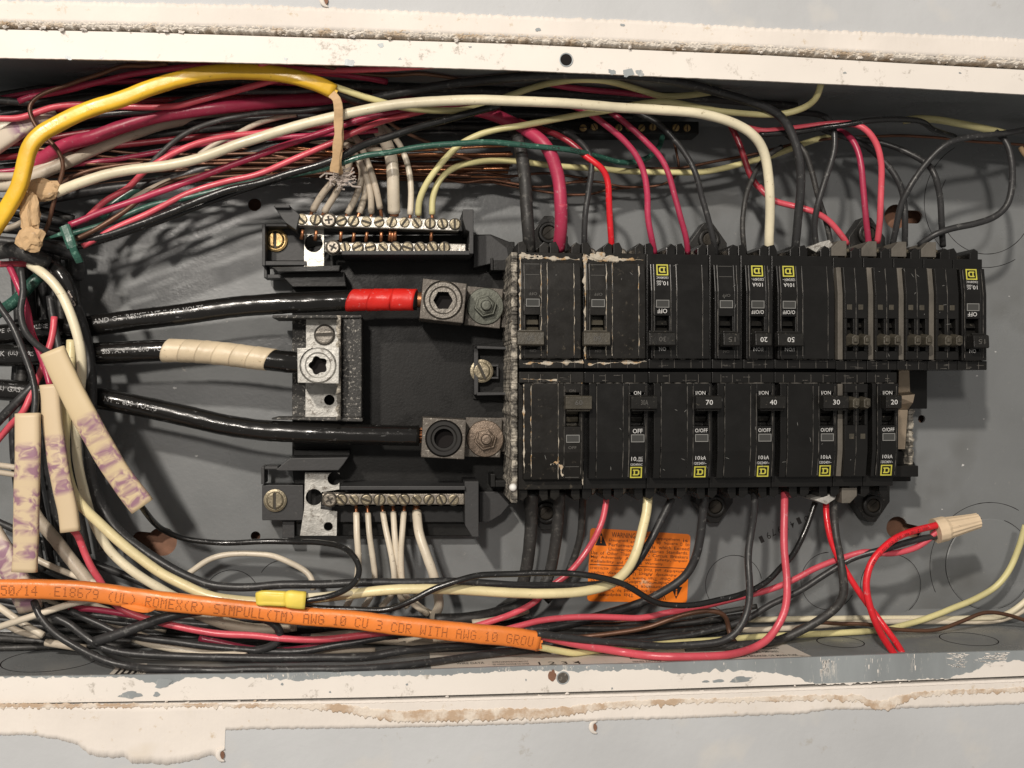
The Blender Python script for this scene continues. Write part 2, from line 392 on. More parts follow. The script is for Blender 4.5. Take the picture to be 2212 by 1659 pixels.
# holes right through the back plate
holes = [(550, 442, 4), (760, 1344, 3.2), (2236-245, 905, 2.6), (552, 1158, 3)]
cs = []
for fx, fy, r in holes:
    q = P(fx, fy, 0); cs.append(cutcyl(q.x, q.y, -6, 4, r))
def keyhole(fx, fy, r, dx, dy, r2):
    q = P(fx, fy, 0); out = [cutcyl(q.x, q.y, -6, 4, r)]
    mm = MB(); L_ = math.hypot(dx, dy); nx, ny = -dy/L_*r2, dx/L_*r2
    mm.prism([(q.x+nx, q.y+ny), (q.x-nx, q.y-ny), (q.x+dx-nx, q.y+dy-ny), (q.x+dx+nx, q.y+dy+ny)], -6.3, 4.3)
    out.append(mm.build('cutter', MT['black'], center=False)); out.append(cutcyl(q.x+dx, q.y+dy, -6.6, 4.6, r2)); return out
cs += keyhole(1936, 468, 8.2, 14, 0, 4.4) + keyhole(1938, 1140, 7.5, 13, -3, 4.2) + keyhole(350, 1170, 9, -13, 1.5, 5)
cut(back, cs)
back.data.update()
m = MB(); m.box(XL, XR, YB, YT, -16, -14); bp(m, 'backing_board', MT['rust'])
def ring(name, fx, fy, r, z=0.05, w_=.28, a0=0, a1=360, matk='gap'):
    q = P(fx, fy, 0); mm = MB(); n_ = 56; v = []; f = []
    for k in range(n_+1):
        a = math.radians(a0+(a1-a0)*k/n_); ww = w_*(.6+.7*abs(noise.noise(Vector((k*.3, fx, 0)))))
        for rr, zz in ((r-ww, z), (r, z+.12), (r+ww, z)):
            v.append((q.x+rr*math.cos(a), q.y+rr*math.sin(a), zz))
    for k in range(n_):
        b_ = k*3; f += [(b_, b_+1, b_+4, b_+3), (b_+1, b_+2, b_+5, b_+4)]
    mm.add(v, f); rg = bp(mm, name, MT[matk])
    if a1-a0 >= 330:
        m2 = MB(); m2.prism([(q.x+(r-.5)*math.cos(k*.1122), q.y+(r-.5)*math.sin(k*.1122)) for k in range(56)], .02, .34, top=[(q.x+(r-1.1)*math.cos(k*.1122), q.y+(r-1.1)*math.sin(k*.1122)) for k in range(56)])
        d_ = m2.build('pressed_disc', MT['plate'], None, center=False); d_.parent = rg
    return rg
for fx, fy, r, a0, a1 in ((2137, 1218, 31, 100, 430), (2137, 1220, 42, 60, 205), (1924, 1265, 21, 0, 360), (1920, 1265, 17.5, 95, 320), (2130, 443, 33, 150, 350), (2128, 440, 43, 120, 300),
                          (500, 1290, 17, 20, 160), (610, 1262, 15, 20, 150), (1585, 1262, 19, 10, 250), (1790, 1255, 19, 90, 330)):
    ring('knockout', fx, fy, r, a0=a0, a1=a1)
# squashed knockouts on the lower wall
for X, r in ((P(1790, 1390, 30).x, 14), (P(2060, 1385, 30).x, 17), (P(120, 1430, 40).x, 26)):
    mm = MB(); v = []; f = []
    for k in range(41):
        a = 2*math.pi*k/40
        for rr, yy in ((r-.35, .06), (r, .22), (r+.35, .06)):
            v.append((X+rr*math.cos(a), YB+yy, 48+rr*math.sin(a)))
    for k in range(40):
        b_ = k*3; f += [(b_, b_+1, b_+4, b_+3), (b_+1, b_+2, b_+5, b_+4)]
    mm.add(v, f); warp(bp(mm, 'knockout', MT['gap']))
# rim (flanges): measured edges, in render pixels -> survey units
K = 2212/1024
top_in = curve([(-60, 56.5), (0, 57.8), (128, 60), (256, 63), (384, 66), (512, 70), (640, 75.5), (768, 81), (896, 87), (1024, 94.3), (1120, 99)])
top_out = curve([(-60, 26), (0, 29.5), (128, 32), (256, 36), (384, 40), (512, 44), (640, 50), (768, 55.5), (896, 63), (1024, 70), (1120, 75)])
top_gap = curve([(-60, 22), (0, 27), (128, 30), (256, 33.2), (384, 37.3), (512, 41.5), (640, 47.2), (768, 52.5), (896, 59.5), (1024, 66), (1120, 71)])
top_wall = curve([(-60, -4), (0, 0.5), (180, 3.3), (256, 5), (384, 10), (512, 15.7), (640, 20.5), (768, 28), (896, 33), (1024, 38.5), (1120, 43)])
bot_in = curve([(-60, 678), (0, 676.5), (128, 675), (256, 673.5), (384, 671), (512, 666.5), (640, 663.5), (768, 658.8), (896, 654), (1024, 650.5), (1120, 647)])
bot_out = curve([(-60, 705), (0, 703.5), (128, 701.5), (256, 699.3), (384, 697), (512, 693.5), (640, 690), (768, 685.6), (896, 681), (1024, 675.8), (1120, 671)])
bot_gap = curve([(-60, 706), (0, 704.6), (128, 702.8), (256, 701.2), (384, 699.2), (512, 695.8), (640, 692.4), (768, 688.0), (896, 683.2), (1024, 678.0), (1120, 673.2)])
bot_paint = curve([(-60, 677.6), (0, 677.5), (130, 677), (145, 682), (170, 685), (185, 678), (256, 678), (300, 681.5), (330, 677), (450, 675), (512, 671), (600, 671), (640, 669.5), (665, 671), (680, 675), (700, 673), (715, 670),
                   (770, 672.5), (795, 676), (815, 684), (850, 683.6), (900, 680.5), (950, 678), (975, 672), (985, 663.5), (1024, 660), (1120, 657)])
def sheet(name, ca, cb, z, mats, wob=(0, 0), step=1.6, drop=None, rows=2, seed=0, x0=-150, x1=1330, dispz=0, freq=.25, parent=box, zc=None, bulge=0, **k):
    """strip between two measured edges on level z; drop: depth of a folded edge on each side"""
    mm = MB(); n_ = int((x1-x0)/step); cols = []
    for i in range(n_+1):
        x = x0 + (x1-x0)*i/n_
        ya = ca(x) + wob[0]*fbm(x*freq, seed, 1.7, 5); yb = cb(x) + wob[1]*fbm(x*freq, seed+9, 3.1, 5)
        col = []
        for r in range(rows+1):
            t = r/rows; zz = (zc(t) if zc else z) + (dispz*fbm(x*.5, t*rows*.5+seed, 2.2, 5) if dispz else 0) + bulge*math.sin(t*math.pi)
            col.append(P(x*K, lerp(ya, yb, t)*K, zz))
        if drop:
            a_, b_ = col[0].copy(), col[-1].copy(); a_.z -= drop[0]; b_.z -= drop[1]
            col = [a_]+col+[b_]
        cols.append(col)
    R = len(cols[0]); mm.v = [p for c_ in cols for p in c_]
    for i in range(n_):
        for r in range(R-1):
            a_ = i*R+r; mm.f.append((a_, a_+1, a_+R+1, a_+R)); mm.m.append(0)
    if parent is box: return bp(mm, name, mats, smooth=bool(dispz), **k)
    return mm.build(name, mats, center=False, smooth=bool(dispz), **k)
up = sheet('upper_rim', top_out, top_in, 95, MT['flange_paint'], wob=(.0, .22), drop=(9, 1.6), freq=.12)
lo = sheet('lower_rim', bot_in, bot_out, 95, MT['flange_metal'], wob=(.12, 0), drop=(1.8, 9), freq=.1)
sheet('rim_paint', bot_paint, bot_out, 95.22, MT['flange_paint'], wob=(2.2, 0), step=1.0, drop=(.22, .2), seed=3, freq=.16)
# bare chips where the paint has come off the upper rim
def chip(name, px, py, r, z, mk, parent=box, seed=0, asp=1.6, n_=18):
    mm = MB(); c = P(px*K, py*K, z); pts = []
    for k in range(n_):
        a = 2*math.pi*k/n_; rr = r*(1+.55*fbm(math.cos(a)*1.2+seed, math.sin(a)*1.2, seed))
        pts.append((c.x+rr*asp*math.cos(a), c.y+rr*math.sin(a)))
    mm.prism(pts, z-.15, z); return bp(mm, name, MT[mk])
random.seed(3)
for i, (px, py, r) in enumerate([(381, 45.5, 1.1), (350, 62.3, 2.0), (612, 71.8, 1.5), (628, 72.6, 2.1), (640, 73, 1.6), (68, 57.4, 1.2), (101, 57.7, .7), (286, 59, .7), (400, 58.7, .6), (845, 72.8, .6), (960, 73, .5), (470, 47, .6),
                                 (838, 55.5, .7), (612, 41.4, .5), (538, 29.5, 1.0), (622, 25, .8)]):
    chip('paint_chip', px, py, r, 95.12 if py > 40 else 97.9, 'flange_metal', seed=i*3.3)
for i, (px, py, r, asp) in enumerate([(162, 683.5, 2.6, 1.7), (130, 695, 1.7, 3.2), (157, 694.5, 1.3, 1.2), (718, 681.0, .9, 3.6), (706, 681.6, .6, 3.8), (742, 679, 1.6, 4), (526, 680, .6, .6), (612, 688.5, .5, 1), (282, 684, .7, 1), (407, 684.5, .6, 1), (330, 692, .5, 1)]):
    chip('paint_chip', px, py, r, 95.5, 'flange_metal', seed=i*2.1+40, asp=asp)
m = MB(); rr = random.Random(77)                          # streaks of paint left on the scraped lower rim
for i in range(1500):
    x = rr.choice((rr.uniform(690, 930), rr.uniform(700, 830), rr.uniform(930, 1020), rr.uniform(256, 700)))
    if fbm(x*.045, 3.3, 0, 4) + rr.gauss(0, .12) < .12: continue
    y0 = bot_in(x)+rr.uniform(.8, 3.5) if x < 690 else bot_in(x)+rr.uniform(.5, 15)
    if x < 690 and y0 > bot_paint(x)-.5: continue
    h_ = abs(rr.gauss(0, 5.0))*(1 if x > 690 else .35) if x < 930 else rr.uniform(.2, 1.0); wd = abs(rr.gauss(.1, .25)) if x < 930 else rr.uniform(.6, 3.5)
    y1 = min(y0+h_, bot_out(x)-1); 
    if y1 <= y0: continue
    a_, b_, c_, d_ = P((x-wd)*K, y0*K, 95.3), P((x+wd)*K, (y0+rr.uniform(-.5, .5))*K, 95.3), P((x+wd*.6)*K, y1*K, 95.3), P((x-wd*.5)*K, (y1-.2)*K, 95.3)
    m.add([a_, d_, c_, b_], [(0, 1, 2, 3)])
bp(m, 'paint_remnants', MT['flange_paint'], kind='stuff')
m = MB()
for fx, fy, s_ in ((378, 838, 1.1), (1992, 1316-180, .7), (2080, 1005, 1.2), (2110, 812, .7), (2150, 760, .6), (2180, 640, .5), (2035, 1100, .5), (424, 985, .8), (2125, 905, .5), (1960, 730, .4), (2090, 970, .4), (1530, 1100, .5)):
    q = P(fx, fy, 0); an = rr.uniform(0, 3)
    m.prism([(q.x+s_*math.cos(an+k*1.05)*(1.3 if k % 3 else .6), q.y+s_*math.sin(an+k*1.05)*(.8 if k % 2 else .4)) for k in range(6)], .02, .12)
bp(m, 'paint_specks', MT['print_white'], kind='stuff')
mm = MB(); mm.box(XR-1, XR+9, -147, 163, 84, 94.8); bp(mm, 'end_rim', MT['flange_paint'])
mm = MB(); mm.box(XR+13, XR+150, -160, 175, 84, 96.4); mm.build('wall', MT['wall_grey'], center=False, kind='structure')
# screw holes in the rims
def rimhole(o, fx, fy, r, mk):
    q = P(fx, fy, 95)
    mm = MB(); nn = 28; v = []; f = []
    for k in range(nn):
        a = 2*math.pi*k/nn
        for rr, zz in ((r*1.28, 95.3), (r*1.12, 95.55), (r, 95.1), (r, 88)):
            v.append((q.x+rr*math.cos(a), q.y+rr*math.sin(a), zz))
    for k in range(nn):
        for j in range(3):
            a_, b_ = k*4+j, ((k+1) % nn)*4+j; f.append((a_, b_, b_+1, a_+1))
    mm.add(v, f); bp(mm, 'screw_hole', MT[mk], smooth=True)
    mm = MB(); mm.prism([(q.x+r*1.02*math.cos(2*math.pi*k/nn), q.y+r*1.02*math.sin(2*math.pi*k/nn)) for k in range(nn)], 95.1, 95.36)
    bp(mm, 'hole_bottom', MT['gap'] if fy < 500 else MT['lug'])  # disc lies on the rim; near-black stands for shade in the upper hole
rimhole(up, 1223, 129.5, 3.1, 'flange_metal'); rimhole(lo, 1216, 1464, 2.9, 'flange_metal')
# rusty bleed above the lower hole
chip('rust_stain', 552, 675.5, 2.6, 95.42, 'rust', seed=5, asp=.9)
# ---------------------------------------------------------------- wall around it
WZ = 97
wall_t = sheet('wall', lambda x: -70, lambda x: top_gap(x)-6.4, WZ, MT['wall_grey'], rows=3, drop=(0, 12), parent=None, kind='structure')
wall_b = sheet('wall', lambda x: bot_gap(x)+2.5, lambda x: 850, WZ, MT['wall_grey'], rows=3, drop=(12, 0), parent=None, kind='structure')
sheet('wall_plaster', top_wall, lambda x: top_gap(x)-5.2, WZ+.62, MT['plaster'], wob=(1.6, .6), step=1.0, rows=5, drop=(.5, .3), seed=11, parent=None, dispz=.035, kind='structure')
bot_wall = curve([(-60, 742), (0, 735.5), (30, 735), (60, 740), (78, 745), (90, 755), (105, 758), (125, 757), (132, 764), (150, 763), (165, 765), (180, 763), (195, 760), (212, 755), (216, 757), (221, 763), (225, 762), (224, 755), (219, 745), (219.6, 730.5),
                  (256, 729), (384, 728), (512, 724.5), (560, 722.5), (600, 720.5), (680, 718.5), (768, 715), (800, 714), (830, 709.5), (870, 709.5), (900, 708.5), (960, 706.5), (1024, 704), (1120, 700)])
sheet('wall_plaster', lambda x: bot_gap(x)+1.0, bot_wall, WZ+.32, MT['plaster'], wob=(.25, 1.2), step=.8, rows=7, drop=(.4, .3), seed=21, parent=None, dispz=.05, freq=.2, kind='structure')
# torn brown paper edge low down
br_c = curve([(-60, 706), (0, 705.5), (60, 706), (120, 705.8), (200, 705.2), (256, 705.8), (300, 706.2), (340, 708), (370, 713), (400, 717), (440, 716), (500, 714), (540, 714), (570, 711), (600, 706.5), (640, 703.5), (690, 701.3), (740, 700), (768, 699), (820, 697.8), (860, 698), (872, 705), (885, 706), (900, 700), (915, 695), (950, 692), (1000, 691), (1024, 689.5), (1120, 686)])
br_w = curve([(-60, 2), (60, 2.2), (200, 1.6), (300, 2.2), (360, 4.5), (430, 6), (520, 5.5), (600, 3.5), (700, 2.2), (800, 2.4), (860, 3.2), (890, 5.5), (915, 2.4), (1024, 2.2), (1120, 2)])
sheet('torn_paper', lambda x: br_c(x)-br_w(x), lambda x: br_c(x)+br_w(x), WZ+.55, MT['torn_brown'], wob=(1.6, 3.4), step=.7, rows=6, drop=(.3, .3), seed=31, parent=None, dispz=.13, freq=.22, kind='structure')
# torn gypsum above the slot
sheet('torn_edge', lambda x: top_gap(x)-6.6+1.2*fbm(x*.04, 4), lambda x: top_gap(x)-1.5, WZ, MT['torn'], wob=(2.2, 1.9), step=.7, rows=9, drop=(.3, 9), seed=41, parent=None, dispz=.55, freq=.16, zc=lambda t: WZ+.65-1.3*t**2, kind='structure')
sheet('torn_edge', lambda x: bot_gap(x)+.5, lambda x: bot_gap(x)+3.6, WZ, MT['plaster'], wob=(.15, .5), step=1, rows=5, drop=(14, .3), seed=51, parent=None, dispz=.08, freq=.2, zc=lambda t: WZ-2.5+3.2*t**.6, kind='structure')
# near-black sheets stand in for the shade in the slot between board and box
sheet('wall_cavity_shade', lambda x: top_gap(x)-14, lambda x: top_out(x)+8, 82, MT['gap'], parent=None, kind='structure')
sheet('wall_cavity_shade', lambda x: bot_out(x)-8, lambda x: bot_gap(x)+10, 82, MT['gap'], parent=None, kind='structure')
# loose crumbs and flakes of gypsum hanging over the slot
random.seed(12)
m = MB()
for i in range(230):
    lowr = i % 4 == 0
    x = random.uniform(-40, 1070)
    y = (top_gap(x) - abs(random.gauss(0, 2.2)) + .8) if not lowr else bot_gap(x)+random.uniform(-1.5, 2)
    if lowr and x > 270 and random.random() < .75: continue
    s_ = random.uniform(.35, 1.25)*(1.25 if x < 230 else 1)
    c = P(x*K, y*K, 95.9+random.uniform(-1.5, 1.0)); vv = []
    for k in range(6):
        a = 2*math.pi*k/6+random.uniform(-.4, .4); r_ = s_*random.uniform(.5, 1.35)
        vv.append(c+Vector((r_*1.2*math.cos(a), r_*.8*math.sin(a), random.uniform(-.5, .5)*s_)))
    vv += [c+Vector((0, 0, s_*.7)), c-Vector((0, 0, s_*.5))]
    ff = [(k, (k+1) % 6, 6) for k in range(6)] + [((k+1) % 6, k, 7) for k in range(6)]
    m.add(vv, ff, 1 if (random.random() < .5 and x > 250) else 0)
m.build('plaster_crumbs', [MT['plaster'], MT['torn']], center=False, label='loose torn plaster crumbs along the slot above and below the box rim', cat='plaster crumbs', kind='stuff')
# nail dents in the wall
for i, (fx, fy, lab) in enumerate([(700, 1, 'round chipped dent in the wall at the upper edge of the picture'), (1281, 1571, 'small crescent nail pop in the wall under the lower rim hole'), (476, 1631, 'small crescent nail pop at the tip of the peeled plaster patch')]):
    q = P(fx*2212/1024*1024/2212, fy, 98)
    mm = MB(); mm.tube(cr([q+Vector((2.2, 3.2, 0)), q+Vector((-.6, 2.2, .4)), q+Vector((-1.2, 0, .5)), q+Vector((0, -2.4, .3)), q+Vector((2.2, -3.4, 0))], .5), 1.0, .4, n=8, rf=lambda t, d: .35+math.sin(t*math.pi))
    o = mm.build('nail_pop', MT['plaster'], smooth=True, label=lab, cat='nail pop', group='nail pops in the wall')
    mm = MB(); mm.prism([(q.x+.5+1.7*math.cos(k*.52), q.y+2.3*math.sin(k*.52)) for k in range(12)], 97.7, 98.35)
    d_ = mm.build('bare_spot', MT['rust'], None, center=False); d_.parent = o; d_.location = -o.location
# ---------------------------------------------------------------- stickers in the box
def bil(q, z):                                           # q: TL, TR, BR, BL survey corners
    a, b, c, d = [P(x, y, z) for x, y in q]
    return lambda s_, t: (d*(1-s_)+c*s_)*(1-t) + (a*(1-s_)+b*s_)*t
Q = [(1275, 1140), (1492, 1154), (1484, 1303), (1268, 1299)]
m = MB(); fn = bil(Q, .35); out = []
for cs_, ct_, a0 in ((.965, .95, 0), (.035, .95, 90), (.035, .05, 180), (.965, .05, 270)):
    for k in range(5):
        a = math.radians(a0+22.5*k); p = fn(cs_+.034*math.cos(a), ct_+.048*math.sin(a)); out.append((p.x, p.y))
m.prism(out, .02, .35); st = bp(m, 'warning_sticker', MT['sticker'], label='orange warning sticker printed twice, lower half upside down')
ink = MB(); fi = bil(Q, .42)
top_lines = [('WARNING: This equipment is', .19, 1.0, .915, .05), ('Designed and Tested by Square D to', .19, 1.0, .845, .045), ('Performance Levels which Exceed', .19, 1.0, .785, .045), ('Underwriters Laboratories Standards.', .19, .99, .725, .045),
         ('Use of Other Than Square D Circuit Breakers', .02, .99, .665, .045), ('May Adversely Affect User Safety, Impair', .02, .99, .605, .045), ('Reliability and Void the Warranty.', .02, .75, .545, .045)]
def sline(txt, x0, x1, y, h, flip):
    for word_part, fx0, fx1 in word_split(txt, x0, x1):
        text(ink, word_part, (lambda s_, t: fi(fx0+(fx1-fx0)*s_, y-h/2+h*t)) if not flip else (lambda s_, t: fi(1-(fx0+(fx1-fx0)*s_), 1-(y-h/2+h*t))))
def word_split(txt, x0, x1):
    n_ = len(txt); i = 0; out = []
    for wd in txt.split(' '):
        out.append((wd, x0+(x1-x0)*i/n_, x0+(x1-x0)*(i+len(wd)-.25)/n_)); i += len(wd)+1
    return out
sline('WARNING:', .215, .47, .925, .07, False); sline('This equipment is', .54, .98, .905, .05, False)
for t in top_lines[1:]: sline(*t, False)
sline('WARNING:', .215, .47, .925, .07, True); sline('This equipment', .54, .90, .905, .05, True)
for t in top_lines[1:]: sline(*t, True)
sline('40270-128-01', .80, .985, .545, .03, True)
for flip in (False, True):
    g = (lambda s_, t: fi(s_, t)) if not flip else (lambda s_, t: fi(1-s_, 1-t))
    ink.add([g(.055, .765), g(.17, .765), g(.1125, .945)], [(0, 1, 2)])
    ex = bil(Q, .46); ge = (lambda s_, t: ex(s_, t)) if not flip else (lambda s_, t: ex(1-s_, 1-t))
    ink.add([ge(.106, .83), ge(.119, .83), ge(.122, .90), ge(.103, .90)], [(0, 1, 2, 3)], 1)
    ink.add([ge(.106, .80), ge(.119, .80), ge(.119, .818), ge(.106, .818)], [(0, 1, 2, 3)], 1)
ink.add([fi(.01, .497), fi(.99, .497), fi(.99, .507), fi(.01, .507)], [(0, 1, 2, 3)])
o = ink.build('print', [MT['ink'], MT['sticker']], None, center=False); o.parent = st
# stamped digits on the back plate, upside down
m = MB()
for ch, fx, fy in zip('01419791', (1742, 1726, 1712, 1697, 1684, 1670, 1660, 1645), (1123, 1127, 1135, 1141, 1146, 1152, 1159, 1167)):
    c = P(fx*1.0, fy-2, 0); s_ = 4.6; a = math.radians(205)
    text(m, ch, lambda s0, t0: (c.x+((s0-.5)*2.6*math.cos(a)-(t0-.5)*s_*math.sin(a)), c.y+((s0-.5)*2.6*math.sin(a)+(t0-.5)*s_*math.cos(a)), .06))
bp(m, 'stamped_number', MT['ink'])
# rating label stuck to the lower wall
def wlabel(fxa, fxb, za, zb, lines, seed):
    xa, xb = P(fxa, 1435, 75).x, P(fxb, 1435, 75).x; y = YB+.25
    mm = MB(); mm.add([(xa, y, za), (xa, y, zb), (xb, y, zb), (xb+(0 if fxb > 1000 else 0)-6, y, za)], [(0, 1, 2, 3)]); warp(bp(mm, 'rating_label', MT['paper_label']))
    mm = MB()
    for (txt, x0, x1, zc, h) in lines:
        X0, X1 = P(x0, 1435, 75).x, P(x1, 1435, 75).x
        text(mm, txt, lambda s_, t: (X0+(X1-X0)*s_, y+.12, zc+h*(.5-t)))
    warp(bp(mm, 'label_print', MT['ink'], kind='stuff'))
wlabel(930, 1752, 52, 92, [('WIRE DATA', 985, 1045, 78, 4), ('USE COPPER OR ALUMINUM WIRE SIZE FOR EACH BRANCH CIRCUIT', 1062, 1140, 77, 3), ('SEE WIRING DIAGRAM ON COVER', 1062, 1140, 82, 3), ('CIRCUIT BREAKERS TYPE', 1062, 1140, 87, 3),
        ('1 2 3 4', 1160, 1250, 82, 6), ('MAIN LUGS ONLY', 1360, 1420, 76, 3), ('SERIES RATING', 1360, 1420, 83, 3), ('MAIN BREAKER OR', 1445, 1515, 80, 4), ('120/240 VOLT AC SYMMETRICAL AMPERES', 1525, 1690, 68, 4), ('MAIN BREAKER OR MAIN FUSE', 1590, 1720, 77, 4),
        ('SUITABLE FOR USE WITH CIRCUIT BREAKERS', 1540, 1700, 61, 3)], 1)
wlabel(244, 330, 62, 92, [('SQUARE D', 285, 325, 82, 3)], 2)
m = MB(); X0 = P(250, 1440, 80).x
for a_, b_ in ((0, 12), (1.6, 10.4)):
    pass
m.add([(X0+a, YB+.4, z) for a, z in ((0, 70), (11, 70), (11, 88), (0, 88), (1.4, 72), (9.6, 72), (9.6, 86), (1.4, 86))], [(0, 1, 5, 4), (1, 2, 6, 5), (2, 3, 7, 6), (3, 0, 4, 7)])
m.add([(X0+a, YB+.4, z) for a, z in ((3, 74), (8, 74), (8, 84), (3, 84), (4.4, 76), (6.4, 76), (6.4, 82), (4.4, 82))], [(0, 1, 5, 4), (1, 2, 6, 5), (2, 3, 7, 6), (3, 0, 4, 7)])
warp(bp(m, 'square_emblem', MT['ink']))
# ---------------------------------------------------------------- ground bar in the shade under the upper rim
gb = empty('ground_bar', P(1370, 280, 0), label='dark ground bar with brass screws in the shade under the upper rim', cat='ground bar')
def gp(mm, name, mats, root, **k):
    o = mm.build(name, mats, None, center=False, **k); o.parent = root; o.location = -root.location; return o
m = MB(); slab(m, rect(1195, 262, 1510, 290), 6, 22); gp(m, 'bar', MT['tray'], gb, bevel=.8)
def screw_mesh(r, h=1.6, ang=0.0, kind='slot', n_=22, sl=.22):
    """head built as a disc; material 1 paints the shade of its slot and the ring round it"""
    mm = MB()
    mm.lathe((0, 0, 0), [(r*.97, -1.2), (r, h*.5), (r*.94, h*.85), (r*.78, h)], n_)
    mm.lathe((0, 0, 0), [(r*1.16, -.5), (r*1.16, .08)], n_, 1)  # dark disc painted as the shadow ring round the head
    ca, sa = math.cos(ang), math.sin(ang)
    def q(x, y, z): return (x*ca-y*sa, x*sa+y*ca, z)
    if kind == 'slot':
        ww = r*sl*.62
        mm.add([q(-r*.97, -ww, h+.06), q(r*.97, -ww, h+.06), q(r*.97, ww, h+.06), q(-r*.97, ww, h+.06)], [(0, 1, 2, 3)], 1)
        mm.add([q(-r*.9, ww, h+.05), q(r*.9, ww, h+.05), q(r*.9, ww+.18, h+.28), q(-r*.9, ww+.18, h+.28)], [(0, 1, 2, 3)], 0)
        mm.add([q(-r*.9, ww+.18, h+.28), q(r*.9, ww+.18, h+.28), q(r*.86, ww+.55, h+.02), q(-r*.86, ww+.55, h+.02)], [(0, 1, 2, 3)], 0)
    else:
        for a_ in (0, math.pi/2):
            for s0 in (1,):
                c2, s2 = math.cos(ang+a_), math.sin(ang+a_)
                mm.add([(x*c2-y*s2, x*s2+y*c2, h+.06+.02*a_) for x, y in ((-r*.6, -r*.14), (r*.6, -r*.14), (r*.6, r*.14), (-r*.6, r*.14))], [(0, 1, 2, 3)], 1)
    return mm
def place_screw(name, root, parent, fx, fy, z, r, ang=0, kind='slot', mk='screw', h=1.6):
    q = P(fx, fy, z); mm = screw_mesh(r, h, ang, kind)
    o = mm.build(name, [MT[mk], MT['slot']], None, center=False); o.parent = parent
    o.location = (q*MM - root.location) if parent is root else q*MM
    return o
for x in (460, 532, 690, 758, 838, 910, 1060, 1132):
    place_screw('screw', gb, gb, 1106+x/3, 275+(x % 7)*.4, 22, 2.3, random.uniform(0, 3), mk='brass')
# ================================================================ interior assembly
ia = empty('bus_assembly', P(1000, 830, 0), label='black plastic tray of the panel interior carrying neutral bars, lugs and bus bars', cat='panel interior')
def ip(mm, name, mk, **k):
    mats = [MT[x] for x in mk] if isinstance(mk, (list, tuple)) else MT[mk]
    return gp(mm, name, mats, ia, **k)
m = MB()
slab(m, [(615, 548), (760, 510), (1060, 506), (1100, 522), (1112, 522), (1112, 1088), (1040, 1088), (1020, 1158), (612, 1158), (612, 1118), (640, 1092), (631, 1010), (631, 622)], 3, 12)
slab(m, rect(1112, 575, 1968, 1040), 3, 18)
slab(m, rect(1112, 792, 1925, 812), 18.2, 40)
ip(m, 'tray', 'tray', bevel=.6)
m = MB(); slab(m, [(1022, 745), (1108, 735), (1108, 870), (1022, 862)], 12.2, 15); ip(m, 'tray_step', 'tray', bevel=.4)
# raised ribs, ledges and shelves
m = MB()
slab(m, rect(566, 483, 573, 574), 10, 32); slab(m, rect(573.5, 483, 640, 489), 10, 32); slab(m, rect(573.5, 564, 662, 573), 10, 32)
slab(m, rect(573.5, 489.5, 660, 563.5), 8, 17); slab(m, rect(570, 574, 577, 600), 8, 24); slab(m, rect(577.5, 593, 640, 601), 8, 24)
ip(m, 'upper_ear', 'tray_grey', bevel=.35)
m = MB()
slab(m, rect(564, 1008, 571, 1046), 8, 26); slab(m, rect(571.5, 1008, 600, 1014), 8, 26); slab(m, rect(566, 1048, 655, 1124), 8, 24); slab(m, rect(610, 1118.5, 636, 1162), 6, 18)
ip(m, 'lower_ear', 'tray_grey', bevel=.35)
m = MB()
m.prism(F2([(591, 445), (625, 444), (648, 464), (640, 497), (615, 480)], 46), 12, 46)
slab(m, rect(593, 442, 626, 449), 44, 50)
slab(m, rect(640, 486, 1018, 500), 12, 27)
slab(m, rect(738, 541.5, 1020, 550.5), 12, 47); slab(m, [(1000, 452), (1023, 452), (1023, 548), (1014, 548), (1014, 500), (1006, 496), (1000, 474)], 12, 50)
slab(m, [(1023.5, 508), (1060, 508), (1096, 536), (1100, 560), (1023.5, 578)], 12, 26)
ip(m, 'upper_bar_holder', 'tray_grey', bevel=.4)
m = MB()
m.prism(F2([(587, 577), (735, 573), (733, 586), (600, 588)], 44), 30, 44); m.prism(F2([(600, 589), (744, 587), (748, 619), (632, 620)], 34), 12, 34)
slab(m, rect(632, 622, 752, 640), 12, 24)
ip(m, 'upper_shield', 'tray', bevel=.5)
m = MB()
m.prism(F2([(596, 1015), (626, 990), (752, 988), (742, 1003), (731, 1016), (603, 1017)], 40), 14, 40)
slab(m, rect(735, 1050, 1005, 1058.5), 12, 47); slab(m, [(1003.5, 1040), (1034, 1040), (1034, 1160), (1020, 1160), (1005, 1135)], 12, 44)
slab(m, rect(640, 1092.5, 1003, 1128), 10, 19)
slab(m, [(1035, 1062), (1075, 1062), (1100, 1090), (1082, 1112), (1055, 1128), (1035, 1128)], 10, 22)
ip(m, 'lower_bar_holder', 'tray_grey', bevel=.4)
m = MB(); slab(m, rect(634, 972, 756, 985), 12, 22); ip(m, 'shelf', 'tray', bevel=.4); m = MB(); slab(m, rect(1060, 1024, 1070, 1052), 12, 30); slab(m, rect(1070.5, 1038, 1106, 1052), 12, 30); ip(m, 'clip', 'tray', bevel=.4); m = MB(); slab(m, rect(1060, 557, 1066, 584), 12, 30); slab(m, rect(1066.5, 562, 1103, 584), 12, 30)
ip(m, 'clip', 'tray', bevel=.4)
